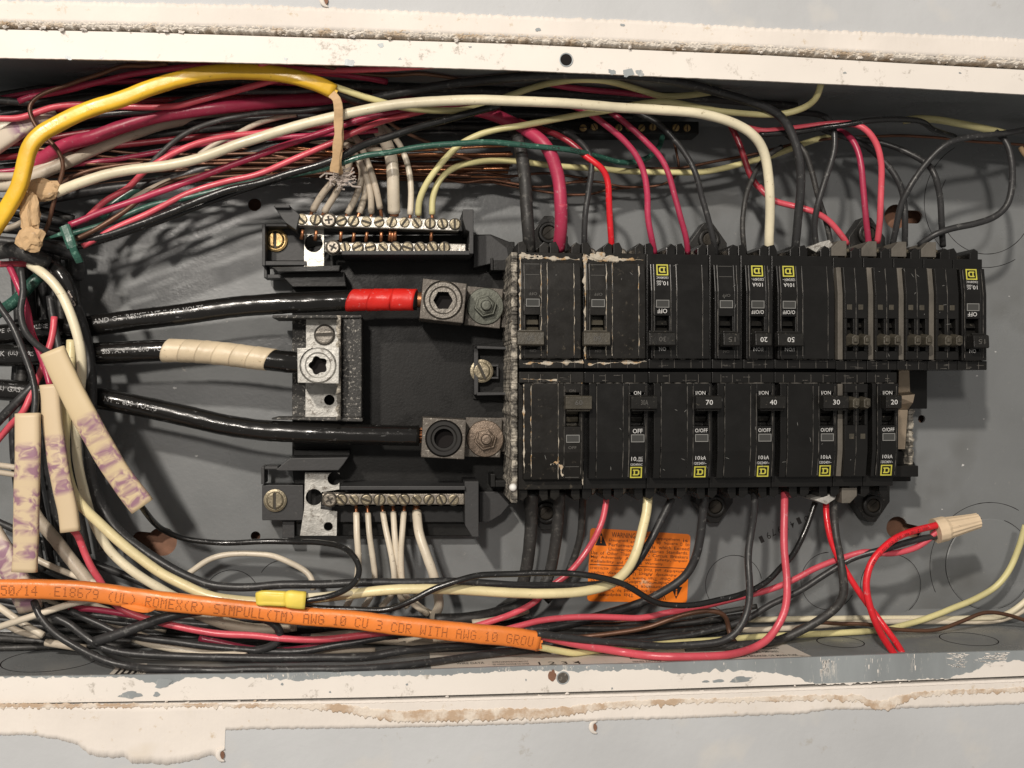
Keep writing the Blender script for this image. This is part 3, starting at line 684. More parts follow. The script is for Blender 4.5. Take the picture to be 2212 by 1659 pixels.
# neutral bars
def bar(name, quad, z0, z1, mk, screws, z_, ph):
    mm = MB(); slab(mm, quad, z0, z1); b_ = ip(mm, name, mk, bevel=.7)
    for i, (fx, fy) in enumerate(screws):
        if i == ph or (name == 'x'):
            place_screw('screw', ia, b_, fx, fy, z1, 4.0, random.uniform(0, 3), 'cross', 'dull_nickel', 2.2)
        else:
            place_screw('screw', ia, b_, fx, fy, z1-random.uniform(-.3, .5), random.uniform(2.95, 3.25), random.uniform(.2, 2.9), 'slot', 'screw' if mk == 'nickel' else 'screw', 1.1)
    return b_
T1 = lambda x, y: (553+x/3, y/3)
bar('neutral_bar', [T1(255, 1386), T1(1330, 1425), T1(1315, 1498), T1(252, 1462)], 34, 44, 'nickel',
    [T1(x, y) for x, y in ((298, 1422), (387, 1424), (472, 1428), (553, 1431), (632, 1433), (715, 1437), (798, 1439), (880, 1440), (963, 1443), (1043, 1446), (1129, 1448), (1210, 1450), (1290, 1453))], 44, 2)
bar('neutral_bar', [T1(445, 1570), T1(1362, 1580), T1(1362, 1640), T1(445, 1634)], 28, 38, 'nickel',
    [T1(x, 1604) for x in (500, 580, 661, 742, 823, 905, 983, 1063, 1143, 1222)], 38, 0)
B1 = lambda x, y: (553+x/3, 553+y/3)
bar('neutral_bar', [B1(428, 1542), B1(1352, 1540), B1(1352, 1612), B1(428, 1612)], 30, 41, 'dull_nickel',
    [B1(x, 1579) for x in (478, 555, 634, 716, 800, 883, 960, 1040, 1121, 1201, 1281)], 41, 0)
# plated straps
m = MB(); slab(m, [T1(314, 1480), T1(440, 1480), T1(440, 1832), T1(310, 1832)], 28, 30.5); s1 = ip(m, 'strap', 'nickel')
q = P(*T1(373, 1577), 30.5) ; s1.location = (0, 0, 0); s1.parent = None; cut(s1, [cutcyl(q.x, q.y, 20, 40, 5.4)]); s1.parent = ia; s1.location = -ia.location
m = MB(); slab(m, [B1(318, 1404), B1(540, 1404), B1(540, 1512), B1(425, 1530), B1(418, 1640), B1(525, 1655), B1(522, 1812), B1(285, 1812), B1(312, 1640)], 27, 29.5); s2 = ip(m, 'strap', 'zinc')
s2.parent = None; s2.location = (0, 0, 0)
cut(s2, [cutcyl(*P(*B1(a, b), 29.5)[:2], 20, 40, r) for a, b, r in ((376, 1563, 5), (506, 1443, 4), (468, 1753, 2.7))]); s2.parent = ia; s2.location = -ia.location
m = MB(); slab(m, [B1(325, 400), B1(540, 400), B1(540, 1055), B1(320, 1055)], 27, 30); s3 = ip(m, 'strap', 'zinc')
s3.parent = None; s3.location = (0, 0, 0); cut(s3, [cutcyl(*P(*B1(475, 933), 30)[:2], 20, 40, 3.2)]); s3.parent = ia; s3.location = -ia.location
place_screw('screw', ia, s3, *B1(445, 512), 30, 5.6, .05, mk='lug_screw', h=1)
def rough_wall(x_l, x_r, ya, yb, z0, zt, al, az, nr, seed, right=False):
    mm = MB(); n_ = nr; R = 7
    for k in range(n_+1):
        fy = lerp(ya, yb, k/n_); xl = x_l + (al*fbm(k*.13, seed, 0, 5) if not right else 0); xr = x_r + (al*fbm(k*.13, seed+4, 0, 5) if right else 0); zz = zt+az*fbm(k*.11, seed+2, 0, 5)
        a_, b_ = P(xl, fy, zz), P(xr, fy, zz)
        mm.v.append(Vector((a_.x, a_.y, z0)))
        for j in range(R-2):
            t = j/(R-3); q = a_.lerp(b_, t); q.z += .5*fbm(k*.5, j*2.1, seed, 3)-1.2*abs(t-.5)**2*4*.5; mm.v.append(q)
        mm.v.append(Vector((b_.x, b_.y, z0)))
    for k in range(n_):
        for j in range(R-1):
            a_ = k*R+j; mm.f.append((a_, a_+R, a_+R+1, a_+1)); mm.m.append(0)
    mm.f.append(tuple(range(R))); mm.m.append(0); mm.f.append(tuple(range(n_*R+R-1, n_*R-1, -1))); mm.m.append(0)
    return mm
def rough_wall2(p0, p1, p2, z0, zt):
    return rough_wall(p0[0], p1[0], p0[1], p2[1], z0, zt, 5, 1.6, 150, 5)
# holder round the middle lug
m = MB()
slab(m, [B1(105, 383), B1(685, 383), B1(685, 400), B1(540, 402), B1(105, 402)], 12, 44)
slab(m, [B1(560, 404), B1(684, 404), B1(684, 1046), B1(560, 1046)], 12, 42); slab(m, [B1(100, 1048), B1(690, 1048), B1(690, 1074), B1(100, 1060)], 12, 46)
slab(m, [B1(235, 403), B1(323, 403), B1(323, 1047), B1(235, 1047)], 12, 20)
ip(m, 'lug_holder', 'scuffed', bevel=.6)
m = rough_wall2(B1(522, 385), B1(548, 385), B1(522, 1062), 44, 51)
ip(m, 'worn_edge', 'dusty_edge')
def hexpts(r, a0=0, n_=6): return [(r*math.cos(a0+2*math.pi*k/n_), r*math.sin(a0+2*math.pi*k/n_)) for k in range(n_)]
def lug(name, quad, z0, z1, ctr, rr, mk, hexr, hexn=6, mk2='lug_screw'):
    mm = MB(); slab(mm, quad, z0, z1); o = ip(mm, name, mk, bevel=.5)
    c = P(*ctr, z1); o.parent = None; o.location = (0, 0, 0)
    cut(o, [cutcyl(c.x, c.y, z1-9, z1+4, rr, 40)]); o.parent = ia; o.location = -ia.location
    mm = MB()                                            # set screw, a ring with a hex socket
    n_ = 48; prof = [(rr*.98, -7), (rr*.98, -1.4), (rr*.90, -.3), (rr*.72, -.3), (rr*.64, -1.2)]
    v = []; f = []
    for (r_, h_) in prof:
        for k in range(n_): a = 2*math.pi*k/n_; v.append((r_*math.cos(a), r_*math.sin(a), h_))
    for h_ in (-1.2, -8):
        for k in range(n_):
            a = 2*math.pi*k/n_; seg = 2*math.pi/hexn
            rh = hexr*math.cos(seg/2)/math.cos((a % seg)-seg/2) if hexn != 5 else hexr*(1-.22*(.5+.5*math.cos(a*hexn)))
            v.append((rh*math.cos(a), rh*math.sin(a), h_))
    for i in range(len(prof)+1):
        for k in range(n_):
            a, b = i*n_+k, i*n_+(k+1) % n_; f.append((a, b, b+n_, a+n_))
    mm.add(v, f)
    s_ = mm.build('set_screw', MT[mk2], None, center=False, smooth=False); s_.parent = o; s_.location = c*MM
    mm = MB(); mm.lathe((0, 0, -8.6), [(rr*.97, 0), (rr*.97, .4)], 24); s_ = mm.build('socket_bottom', MT['gap'], None, center=False); s_.parent = o; s_.location = c*MM  # near-black colour deepens the shade at the bottom of the socket
    return o
m = MB(); slab(m, [B1(1600, 232), B1(1668, 240), B1(1668, 468), B1(1590, 462)], 22, 28); ip(m, 'bus_bar', 'lug', bevel=.3); m = MB(); slab(m, [B1(1585, 1048), B1(1668, 1048), B1(1668, 1268), B1(1585, 1268)], 22, 28); ip(m, 'bus_bar', 'lug', bevel=.3)
m = MB(); slab(m, [B1(1372, 195), B1(1602, 215), B1(1580, 470), B1(1350, 445)], 28.2, 36); pl1 = ip(m, 'lug_plate', 'lug', bevel=.4)
m = MB(); slab(m, [B1(1362, 1046), B1(1597, 1050), B1(1582, 1306), B1(1350, 1300)], 28.2, 36); pl2 = ip(m, 'lug_plate', 'lug', bevel=.4)
lug('line_lug', [B1(1083, 145), B1(1367, 180), B1(1342, 436), B1(1060, 405)], 26, 55, B1(1213, 286), 11.6, 'lug', 5.8)
lug('line_lug', [B1(1082, 1047), B1(1363, 1062), B1(1350, 1318), B1(1070, 1304)], 26, 55, B1(1218, 1183), 11.0, 'lug', 5.8, 24, 'lug_hole_shade')
lug('neutral_lug', [B1(266, 596), B1(540, 592), B1(537, 828), B1(270, 822)], 30.4, 56, B1(402, 708), 10.6, 'zinc', 5.6, 5, 'zinc')
def nut(ctr, z, mk, par):
    c = P(*ctr, z); mm = MB()
    mm.lathe((0, 0, 0), [(11.2, 0), (11.2, .8), (10.8, 1.3), (7, 1.5)], 36)
    o = mm.build('washer', MT[mk], None, center=False, smooth=False); o.parent = par; o.location = c*MM
    mm = MB(); hp = hexpts(6.9, .25); mm.prism([p for p in hp], 1.5, 6, top=hp); mm.prism([(x*.9, y*.9) for x, y in hp], 6.02, 6.6, top=[(x*.75, y*.75) for x, y in hp])
    mm.lathe((0, 0, 6.65), [(4.6, 0), (4.3, .5)], 24)
    o2 = mm.build('nut', MT[mk], None, center=False, bevel=.25); o2.parent = par; o2.location = c*MM
    mm = MB(); mm.lathe((0, 0, 7.2), [(3.2, 0), (3.2, 2.2), (2.7, 2.9), (1.5, 3.0)], 24)
    o3 = mm.build('stud', MT[mk], None, center=False, smooth=False); o3.parent = par; o3.location = c*MM
nut(B1(1484, 326), 36, 'dark_washer', pl1); nut(B1(1484, 1183), 36, 'copper_washer', pl2)
# mounting screws
def bigscrew(fx, fy, z, r, mk, ang=1.57):
    o = place_screw('mounting_screw', ia, ia, fx, fy, z, r, ang, 'slot', mk, 2.2)
    mm = MB(); q = P(fx, fy, z); mm.lathe((q.x, q.y, z-.2), [(r*1.32, 0), (r*1.32, .8), (r*1.1, 1.1)], 28); ip(mm, 'washer', mk)
bigscrew(595.5, 518.5, 18, 5.4, 'brass'); bigscrew(594.5, 1081, 25, 5.2, 'screw'); bigscrew(1040.5, 801.5, 24, 5.4, 'screw', 2.0)
m = MB()
slab(m, [B1(1432, 582), B1(1640, 590), B1(1640, 606), B1(1430, 600)], 15.2, 30); slab(m, [B1(1412, 600), B1(1440, 600), B1(1440, 895), B1(1415, 900)], 15.2, 26)
slab(m, [B1(1432, 884), B1(1640, 884), B1(1640, 900), B1(1432, 904)], 15.2, 30); slab(m, [B1(1505, 704), B1(1572, 704), B1(1572, 716), B1(1505, 716)], 15.2, 24); slab(m, [B1(1505, 784), B1(1572, 784), B1(1572, 796), B1(1505, 796)], 15.2, 24); slab(m, [B1(1560, 717), B1(1572, 717), B1(1572, 783), B1(1560, 783)], 15.2, 24)
ip(m, 'screw_frame', 'tray_grey', bevel=.3)
# right end under the breakers
m = MB(); slab(m, rect(1926, 800, 2003, 883), 8, 22); ip(m, 'end_tray', 'tray', bevel=.5); m = MB(); slab(m, rect(1926, 1006, 1984, 1030), 14, 40); ip(m, 'end_shelf', 'tray', bevel=.5); m = MB(); slab(m, [(1926, 974), (1964, 974), (1978, 1005.5), (1926, 1005.5)], 10, 26); ip(m, 'end_ledge', 'tray', bevel=.5)
m = MB(); pr = []
slab(m, [(1942, 800), (1964, 800), (1966, 846), (1941, 848)], 24, 27)
m.add([P(1941, 848, 27), P(1966, 846, 27), P(1976, 852, 42), P(1937, 856, 42), P(1972, 870, 42), P(1936, 874, 38), P(1962, 884, 34), P(1927, 884, 34)], [(0, 1, 2, 3), (3, 2, 4, 5), (5, 4, 6, 7)])
slab(m, [(1926, 885), (1961, 885), (1955, 970), (1926, 970)], 31, 34); ip(m, 'bus_bar', 'bronze')
m = rough_wall(1964, 1974, 884, 1003, 12, 33, 5, 2, 90, 9, right=True)
ip(m, 'worn_edge', 'dusty_edge')
# dusty wall at the left end of the breaker rows
m = rough_wall(1105, 1117.5, 545, 1086, 14, 64, 4.5, 3, 260, 3)
ip(m, 'end_wall', 'dusty_edge')
m = MB(); q = P(1108, 1053, 66)
m.lathe(q-Vector((0, 0, 2.2)), [(.6, -.0), (1.8, .6), (2.3, 2.0), (1.9, 3.6), (.7, 4.4)], 16); ip(m, 'glue_bead', 'bead', smooth=True)
# rubber feet around the rows
def foot(fx, fy, up_):
    q = P(fx, fy, 16); mm = MB()
    pts = [(-13, -14*up_), (-13, -2*up_), (-3, 11*up_), (3, 11*up_), (13, -2*up_), (13, -14*up_)]
    mm.prism([(q.x+a*.95, q.y+b) for a, b in pts], 2, 14); mm.lathe((q.x, q.y, 14.1), [(7, 0), (7, 2.6), (6.2, 3.2), (4.6, 3.2), (4.2, .6)], 28); 
    ip(mm, 'mounting_foot', 'black', bevel=.7)
    place_screw('mounting_screw', ia, ia, fx, fy, 15.4, 4.2, .7, 'slot', 'slot', .8)
for fx, fy, u_ in ((1186, 503, 1), (1532, 517, 1), (1876, 505, 1), (1180, 1108, -1), (1545, 1094, -1), (1886, 1092, -1)): foot(fx, fy, u_)
# ================================================================ breakers
X0B, Y0B = 67.8, 7.8
BR = dict(breaker='breaker')
def zface(v): return 71.2 if v < 49 else lerp(71.2, 68.6, (v-49)/17)
def breaker(kind, slot, row, label, handle=None, style='kA', old=False, hz=0, shift=0):
    """u to the right, v from the middle of the panel outwards; the upper row is the same breaker turned half round"""
    w_ = 38.1 if kind == 'double' else 19.05
    root = empty('circuit_breaker', (0, 0, 0), label=label, cat='circuit breaker', group='circuit breakers in the two rows')
    bx = X0B+19.05*slot
    if row == 'low': root.location = Vector((bx, Y0B-1.6+shift, 0))*MM; 
    else: root.location = Vector((bx+w_, Y0B+1.2+shift, 0))*MM; root.rotation_euler = (0, 0, math.pi)
    root.scale = (1, .93, 1)
    bm_ = MT['breaker_old' if old else 'breaker']; hm = MT['handle_old' if old else 'handle']
    def part(mm, name, mats, **k): return mm.build(name, mats, root, center=False, **k)
    g = .18
    m = MB(); m.box(g, w_-g, -6.0, .9 if row == 'low' else -.1, 20, 67.2); m.box(g, w_-g, -73, -6.05, 20, 62)
    np_ = 2 if kind == 'double' else 1
    rs = random.Random(slot*3+(row == 'low'))
    for k in range(np_):                                 # terminal end: prongs either side of the wire port
        u0 = 19.05*k
        m.prism([(u0+.5, -73.05), (u0+.5, -79.5+rs.random()), (u0+3.2, -80.5), (u0+6, -77.5), (u0+6.0, -73.05)], 26, 58)
        m.prism([(u0+13.2, -73.05), (u0+13.2, -78+rs.random()), (u0+15, -81), (u0+18.5, -80), (u0+18.5, -73.05)], 26, 56)
        m.box(u0+6.3, u0+13.0, -74.5, -73.05, 24, 44)
    part(m, 'body', bm_, bevel=.45)
    if kind == 'tandem':
        m2 = MB(); m2.prism([(8.0, -74.6), (8.0, -84.6), (13.2, -84.6), (17.6, -79.8), (17.6, -74.6)], 26, 57); part(m2, 'end_shield', MT['side_strip'], bevel=.4)
    for k in range(np_):
        mm = screw_mesh(3.2, 1.2, rs.uniform(0, 3), 'slot'); o = part(mm, 'terminal_screw', [MT['screw' if kind == 'tandem' else 'dull_nickel'], MT['slot']])
        o.location = Vector(((5.4 if kind == 'tandem' else 9.6)+19.05*k, -77.2 if kind == 'tandem' else -76.2, 50 if kind == 'tandem' else 36))*MM
    def fcol(m, u0, u1, v0, v1, z0=62.05, e=0.0):        # strip of face between v0 and v1
        pts = [(-v0, z0), (-v0, zface(v0)-e)]
        if v0 < 49 < v1: pts.append((-49, 71.2-e))
        pts += [(-v1, zface(v1)-e), (-v1, z0)]
        m.profile(pts, u0, u1)
    m = MB(); gg = .10
    if kind == 'tandem':
        tp = row != 'low'; m2 = MB(); fcol(m2, *((15.5, 18.55) if tp else (.5, 3.55)), 6.6, 66, e=2.6); part(m2, 'side_strip', MT['side_strip'], bevel=.3)  # pale strip stands for the side wall catching grazing light
        o_ = -2.2 if tp else 0
        for a in (3.7+o_, 10.7+o_-.05):
            fcol(m, a, a+6.9, 6.6, 12); fcol(m, a, a+6.9, 33, 66); fcol(m, a, a+1.7, 12.1, 32.9, e=.1); fcol(m, a+5.4, a+6.9, 12.1, 32.9, e=.1)
        fcol(m, *((.4, 1.4) if tp else (17.7, 18.6)), 6.6, 66, e=1.6)
        cols = [(5.4+o_, 9.1+o_), (12.4+o_-.05, 16.1+o_-.05)]
    else:
        cu = w_-12.3; L0 = 2.5
        if kind == 'double':
            fcol(m, L0, 6.6, 6.3, 66, e=.5); fcol(m, 6.6+gg, 22.2, 6.3, 66); fcol(m, 22.2+gg, cu-gg, 6.3, 66, e=.12)
        else:
            fcol(m, 2.2, cu-2.0-gg, 6.3, 66, e=.9); fcol(m, cu-2.0, cu-gg, 6.3, 66, e=.3)
        fcol(m, cu, cu+9.8, 6.3, 12, e=.05); fcol(m, cu, cu+9.8, 33.2, 66, e=.05)
        fcol(m, cu, cu+.9, 12.1, 33.1, e=.15); fcol(m, cu+8.9, cu+9.8, 12.1, 33.1, e=.15)
        fcol(m, cu+9.8+gg, w_-.9, 6.3, 66, e=.6)
        cols = [(cu+.9, cu+8.9)]
    part(m, 'face', bm_, bevel=.35 if kind != 'tandem' else .3)
    m = MB()                                             # ribbed drum in the handle slot
    for a, b in cols:
        m.box(a+.1, b-.1, -33, -12.2, 62.05, 62.6)
        m.profile([(-30.8, 62.7), (-30.3, 66.5), (-27.4, 68.3), (-26.8, 62.7)], a+.3, b-.3); m.profile([(-26.4, 62.7), (-25.6, 67.2), (-23.4, 69.4), (-22.4, 70.4), (-15, 70.4), (-14.5, 62.7)], a+.3, b-.3)
    part(m, 'handle_drum', hm, bevel=.25)
    if kind == 'tandem':
        for i, (a, b) in enumerate(cols):
            m = MB(); lift = rs.uniform(-.4, .5)
            m.prism([(a-.9, -22.2), (a+2.3, -23.5), (b+.8, -21.6), (b+.8, -15.2), (a+1.4, -14.4), (a-.9, -16)], 70.45, 79+lift, top=[(a-.2, -21.4), (a+2.2, -22.2), (b+.2, -20.6), (b+.2, -16), (a+1.4, -15.4), (a-.2, -16.6)])
            m.prism([(a+.6, -20.8), (a+2.6, -21.2), (b-.2, -20), (b-.2, -17), (a+.8, -17)], 79.1+lift, 80.2+lift, top=[(a+1, -20), (a+2.6, -20.4), (b-.6, -19.4), (b-.6, -17.5), (a+1.1, -17.5)])
            hh = part(m, 'handle', MT['handle_old'], bevel=.5)
    else:
        cu = cols[0][0]-.9
        wide = 15.2 if kind == 'double' else 9.6
        m = MB(); m.prism([(cu+.2, -22.0), (cu+8.6, -22.0), (cu+8.6, -13.6), (cu+.2, -13.6)], 70.45, 74.0)
        m.profile([(-22.2, 74.05), (-22.6, 77.5), (-21.9, 79.7), (-14.6, 80.2), (-13.9, 79.4), (-13.9, 74.05)], cu-.6, cu-.6+wide)
        m.profile([(-23.2, 74.6), (-23.5, 77.0), (-22.65, 77.2), (-22.65, 74.6)], cu+.5, cu-1.2+wide)
        hh = part(m, 'handle', hm, bevel=.5)
    if handle:
        hw = 4.2
        hc = cu-.6+wide*.5
        m = MB(); text(m, handle[0], lambda s_, t: (hc-hw/2+hw*s_, -19.6+3.1*t, 80.28))
        o = m.build('rating_number', MT['print_white'] if handle[1] else MT['print_grey'], hh, center=False)
    if kind != 'tandem':
        a, b = cols[0]
        m = MB(); m.box(a+.1, b-.1, -43.0, -38.2, 71.2, 71.75); iw = part(m, 'indicator_window', MT['window'], bevel=.3)
        m = MB()
        for q_ in ((a+.1, b-.1, -38.6, -38.2), (a+.1, b-.1, -43.0, -42.6), (a+.1, a+.45, -42.55, -38.65), (b-.45, b-.1, -42.55, -38.65)): m.box(*q_, 71.77, 71.95)
        o = m.build('window_rim', MT['window_rim'], iw, center=False)
    else:
        m = MB()
        for a, b in cols: m.box(a+.9, b+.2, -41.8, -38.4, 71.25, 71.6)
        part(m, 'indicator_window', MT['handle_old'], bevel=.2)
    if kind != 'tandem':
        a = cols[0][0]-.4; wide_ = 7.6
        def tx(mm, t_, v0, h, x0, x1): text(mm, t_, lambda s_, t: (a+x0+(x1-x0)*s_, -v0-h+h*t, zface(v0+h*(1-t))+.07))
        m = MB()
        if style in ('kA', 'AIC'):
            if style == 'kA':
                tx(m, 'I/ON', 11.1, 2.3, 1.0, 6.8); tx(m, 'O/OFF', 34.7, 2.4, .6, 8.1); tx(m, '10', 52.0, 2.4, 1.0, 3.7); tx(m, 'kA', 52.0, 2.4, 4.3, 7.3); tx(m, '120/240V~', 55.8, 1.7, .3, 7.7)
            else:
                tx(m, 'ON', 11.1, 2.3, 2.2, 6.4); tx(m, 'OFF', 34.7, 2.8, 1.6, 7.4); tx(m, '10,', 52.2, 3.0, .9, 4.6); tx(m, 'AIC', 52.2, 1.4, 5.0, 7.6); tx(m, '000', 53.9, 1.4, 5.0, 7.6); tx(m, '120/240VAC', 56.4, 1.4, .6, 7.6)
            part(m, 'face_print', MT['print_white'])['kind'] = 'stuff'
            m = MB(); s_ = 7.0; y1 = -58.6
            def zz(y): return zface(-y)+.08
            def poly(pts_, fs): m.add([(a+.5+x, y1-y, zz(y1-y)) for x, y in pts_], fs)
            poly([(0, 0), (s_, 0), (s_, s_), (0, s_), (.75, .75), (s_-.75, .75), (s_-.75, s_-.75), (.75, s_-.75)], [(0, 1, 5, 4), (1, 2, 6, 5), (2, 3, 7, 6), (3, 0, 4, 7)])
            poly([(1.6, 1.7), (4.6, 1.7), (5.5, 2.5), (5.5, 4.6), (4.6, 5.4), (1.6, 5.4), (2.9, 2.5), (4.2, 2.5), (4.6, 2.9), (4.6, 4.2), (4.2, 4.6), (2.9, 4.6), (1.6, 2.5), (1.6, 4.6), (2.1, 2.5), (2.1, 4.6)],
                 [(0, 1, 7, 12), (1, 2, 8, 7), (2, 3, 9, 8), (3, 4, 10, 9), (4, 5, 13, 10), (14, 6, 11, 15)])
            part(m, 'emblem', MT['logo_yellow'])
        else:
            tx(m, 'ON', 10.0, 1.7, 2.4, 6.0); tx(m, 'OFF', 45.3, 1.8, 1.8, 6.6)
            m.box(a+.3, a+8.3, -65, -64.7, 68.8, 68.9); m.box(a+.3, a+8.3, -58.3, -58, 69.95, 70.0)
            part(m, 'face_print', MT['print_grey'])['kind'] = 'stuff'
    m = MB()                                             # dust line along the moulding seams, and scratches
    seams = {'double': [6.65, 22.25, w_-12.4, w_-2.4], 'single': [w_-14.2, w_-2.4], 'tandem': [10.65+(-2.2 if row != 'low' else 0)]}[kind]
    for u_ in seams:
        pp = [Vector((u_+.05*fbm(k, u_, 1), -lerp(8, 65, k/40), zface(lerp(8, 65, k/40))-.02)) for k in range(41)]
        m.tube(pp, .13, .08, n=5, rf=lambda t, d: max(.08, .7+1.5*fbm(d*.22+u_*7, slot*3.3, row == 'low', 4)))
    for vv_ in (6.1, 66.4):
        pp = [Vector((lerp(3, w_-2, k/40), -vv_+.1*fbm(k*.3, slot, vv_), 67.3 if vv_ < 10 else 62.3)) for k in range(41)]
        m.tube(pp, .22, .12, n=5, rf=lambda t, d: max(.08, .5+1.7*fbm(d*.3+vv_, slot*1.3, 2.2, 4)))
    for u_ in ([5.5, 12.5, 22.5, 30] if kind == 'double' else [5.5, 13]):
        m.tube([Vector((u_, -.6, 67.25)), Vector((u_+.05, -3, 67.25)), Vector((u_, -5.7, 67.25))], .12, .06, n=5)
    for q_ in range(3):
        v_ = rs.uniform(1, 5); u_ = rs.uniform(2, w_-6); pp = [Vector((u_+rs.uniform(2, 5)*t, -v_+.6*fbm(t*5, q_, slot), 67.3)) for t in (0, .2, .4, .6, .8, 1)]
        m.tube(pp, .16, .08, n=5, rf=lambda t, d: max(.1, .6+1.6*fbm(d*.9, slot, v_, 4)))
    part(m, 'seam_dust', MT['seam_dust'])
    m = MB()
    for k in range(rs.randint(1, 5)):
        u_, v_ = rs.uniform(4, w_-4), rs.choice((rs.uniform(50, 65), rs.uniform(8, 64))); L0_ = rs.uniform(.8, 3.4); an = rs.uniform(0, 3.1)
        pp = [Vector((u_+L0_*t*math.cos(an)+.25*fbm(t*4, k, slot), -(v_+L0_*t*math.sin(an)), zface(v_)+.03)) for t in (0, .25, .5, .75, 1)]
        m.tube(pp, .10, .04, n=4, rf=lambda t, d: .3+math.sin(t*3.14))
    part(m, 'scratch', MT['scratch'])['kind'] = 'stuff'
    if old:                                              # plaster crust caught in the seams
        m = MB()
        def crust(u0, v0, u1, v1, r_, z, n_=26, amp=1.0):
            pp = []
            for k in range(n_):
                t = k/(n_-1); pp.append(Vector((u0+(u1-u0)*t+amp*.5*fbm(t*9+slot, v0, 0), -(v0+(v1-v0)*t)+amp*.5*fbm(t*8, u0+slot, 3), z)))
            m.tube(pp, r_*.85, r_*.3, n=6, rf=lambda t, d: max(.1, .6+2.0*fbm(d*.16+u0*3, slot*2.1, v0, 6)))
        if row == 'low':
            crust(1, 3.5, 22, 4.4, .6, 67.3); crust(2.3, 7, 2.5, 62, .5, 70.6, amp=.5, n_=60); crust(36.8, 2, 37.4, 70, .5, 67, amp=.6, n_=60); crust(6.65, 8, 6.6, 64, .28, 71.0); crust(22.2, 6, 22.3, 66, .18, 71.1); crust(18, 57, 24, 54, .6, 70.2, amp=3); crust(23.5, 51, 24.5, 64, .7, 69.8, amp=3)
        else:
            crust(37.2, 6, 37.4, 70, 1.0, 67, amp=1.0, n_=70); crust(2, 69, 37, 69.5, 1.3, 62.4, amp=2.2, n_=70); crust(24, 70.5, 37.5, 71, 1.9, 62.4, amp=2.2, n_=40); crust(1, 4.4, 36, 3.0, .9, 67.3, amp=1.8, n_=60); crust(6.6, 8, 6.6, 64, .30, 71.0); crust(22.3, 8, 22.2, 66, .16, 71.2); crust(25.8, 8, 25.8, 64, .25, 71.2)
        part(m, 'plaster_residue', MT['crust'])
    return root
lowl = [('double', 0, '60', 'worn double circuit breaker at the left end of the lower row, dark handle 60', ('60', 0), 'none', True),
 ('double', 2, '30A', 'double breaker second from the left of the lower row, white OFF and scratched thirty handle', ('30A', 0), 'AIC', False),
 ('double', 4, '70', 'double breaker with a white 70 on its handle, third from the left below', ('70', 1), 'kA', False),
 ('double', 6, '40', 'double breaker with a white 40 on its handle, in the middle of the lower row', ('40', 1), 'kA', False),
 ('double', 8, '30', 'double breaker with a white 30 on its handle, left of the lower tandem breaker', ('30', 1), 'kA', False),
 ('tandem', 10, '', 'tandem breaker with two stubby handles in the lower row, between 30 and 20', None, 'none', False),
 ('single', 11, '20', 'narrow single breaker at the right end of the lower row, white 20 on its handle', ('20', 1), 'kA', False)]
for k, s_, _, lab, h, st_, old in lowl: breaker(k, s_, 'low', lab, h, st_, old)
topl = [('double', 0, 'plaster crusted double breaker at the left end of the upper row, brownish handle', ('50', 0), 'none', True),
 ('double', 2, 'plaster crusted double breaker second in the upper row, edges rimmed with white dust', ('60', 0), 'none', True),
 ('double', 4, 'double breaker in the upper row with a worn yellow emblem and an unreadable black handle', ('30', 0), 'AIC', False),
 ('single', 6, 'narrow single breaker in the upper row with no emblem, left of the one marked 20', ('15', 0), 'none', False),
 ('single', 7, 'narrow single breaker in the upper row with yellow emblem and white 20 on its handle', ('20', 1), 'kA', False),
 ('double', 8, 'double breaker in the upper row with yellow emblem and white 50 on its handle', ('50', 1), 'kA', False),
 ('tandem', 10, 'tandem breaker in the upper row directly right of the one marked 50', None, 'none', False),
 ('tandem', 11, 'second tandem breaker from the left in the upper row', None, 'none', False),
 ('tandem', 12, 'third tandem breaker from the left in the upper row', None, 'none', False),
 ('tandem', 13, 'fourth tandem breaker in the upper row, beside the last single breaker', None, 'none', False),
 ('single', 14, 'narrow single breaker at the far right end of the upper row with yellow emblem', ('15', 0), 'AIC', False)]
for k, s_, lab, h, st_, old in topl: breaker(k, s_, 'top', lab, h, st_, old, shift=(-.6 if s_ > 9 else 0))
# ================================================================ wires and cables
# name | material | radius (mm) | label | points fx,fy[,z] in the survey frame, z in mm above the plate | options
def path(s_):
    pts = []; zs = []
    for i, t in enumerate(s_.split()):
        a = [float(x) for x in t.split(',')]; pts.append(a[:2]); zs.append(a[2] if len(a) > 2 else None)
    known = [(i, z) for i, z in enumerate(zs) if z is not None]
    out = []
    for i, (p, z) in enumerate(zip(pts, zs)):
        if z is None:
            lo_ = [k for k in known if k[0] < i]; hi_ = [k for k in known if k[0] > i]
            if lo_ and hi_: (i0, z0), (i1, z1) = lo_[-1], hi_[0]; z = lerp(z0, z1, (i-i0)/(i1-i0))
            else: z = (lo_ or hi_)[-1 if lo_ else 0][1]
        out.append(P(p[0], p[1], z))
    return cr(out, 2.2)
def keep_in(p, r, keep):                                 # nothing may run through the box walls
    Cc = Vector((0, 0, H)); fil = 6 if p.z < 12 else 0
    for _ in range(60):
        lo_, hi_ = wy(p.x, YB)+r+.4, wy(p.x, YT)-r-.4
        if p.z < r+.3: p = p + (Cc-p)*((r+.3-p.z)/(H-p.z))
        if lo_ <= p.y <= hi_ or p.z > 95: return p
        if keep is None: return p
        if not keep: p = Vector((p.x, min(max(p.y, lo_), hi_), p.z)); return p
        p = p + (Cc-p)*.004
    return p
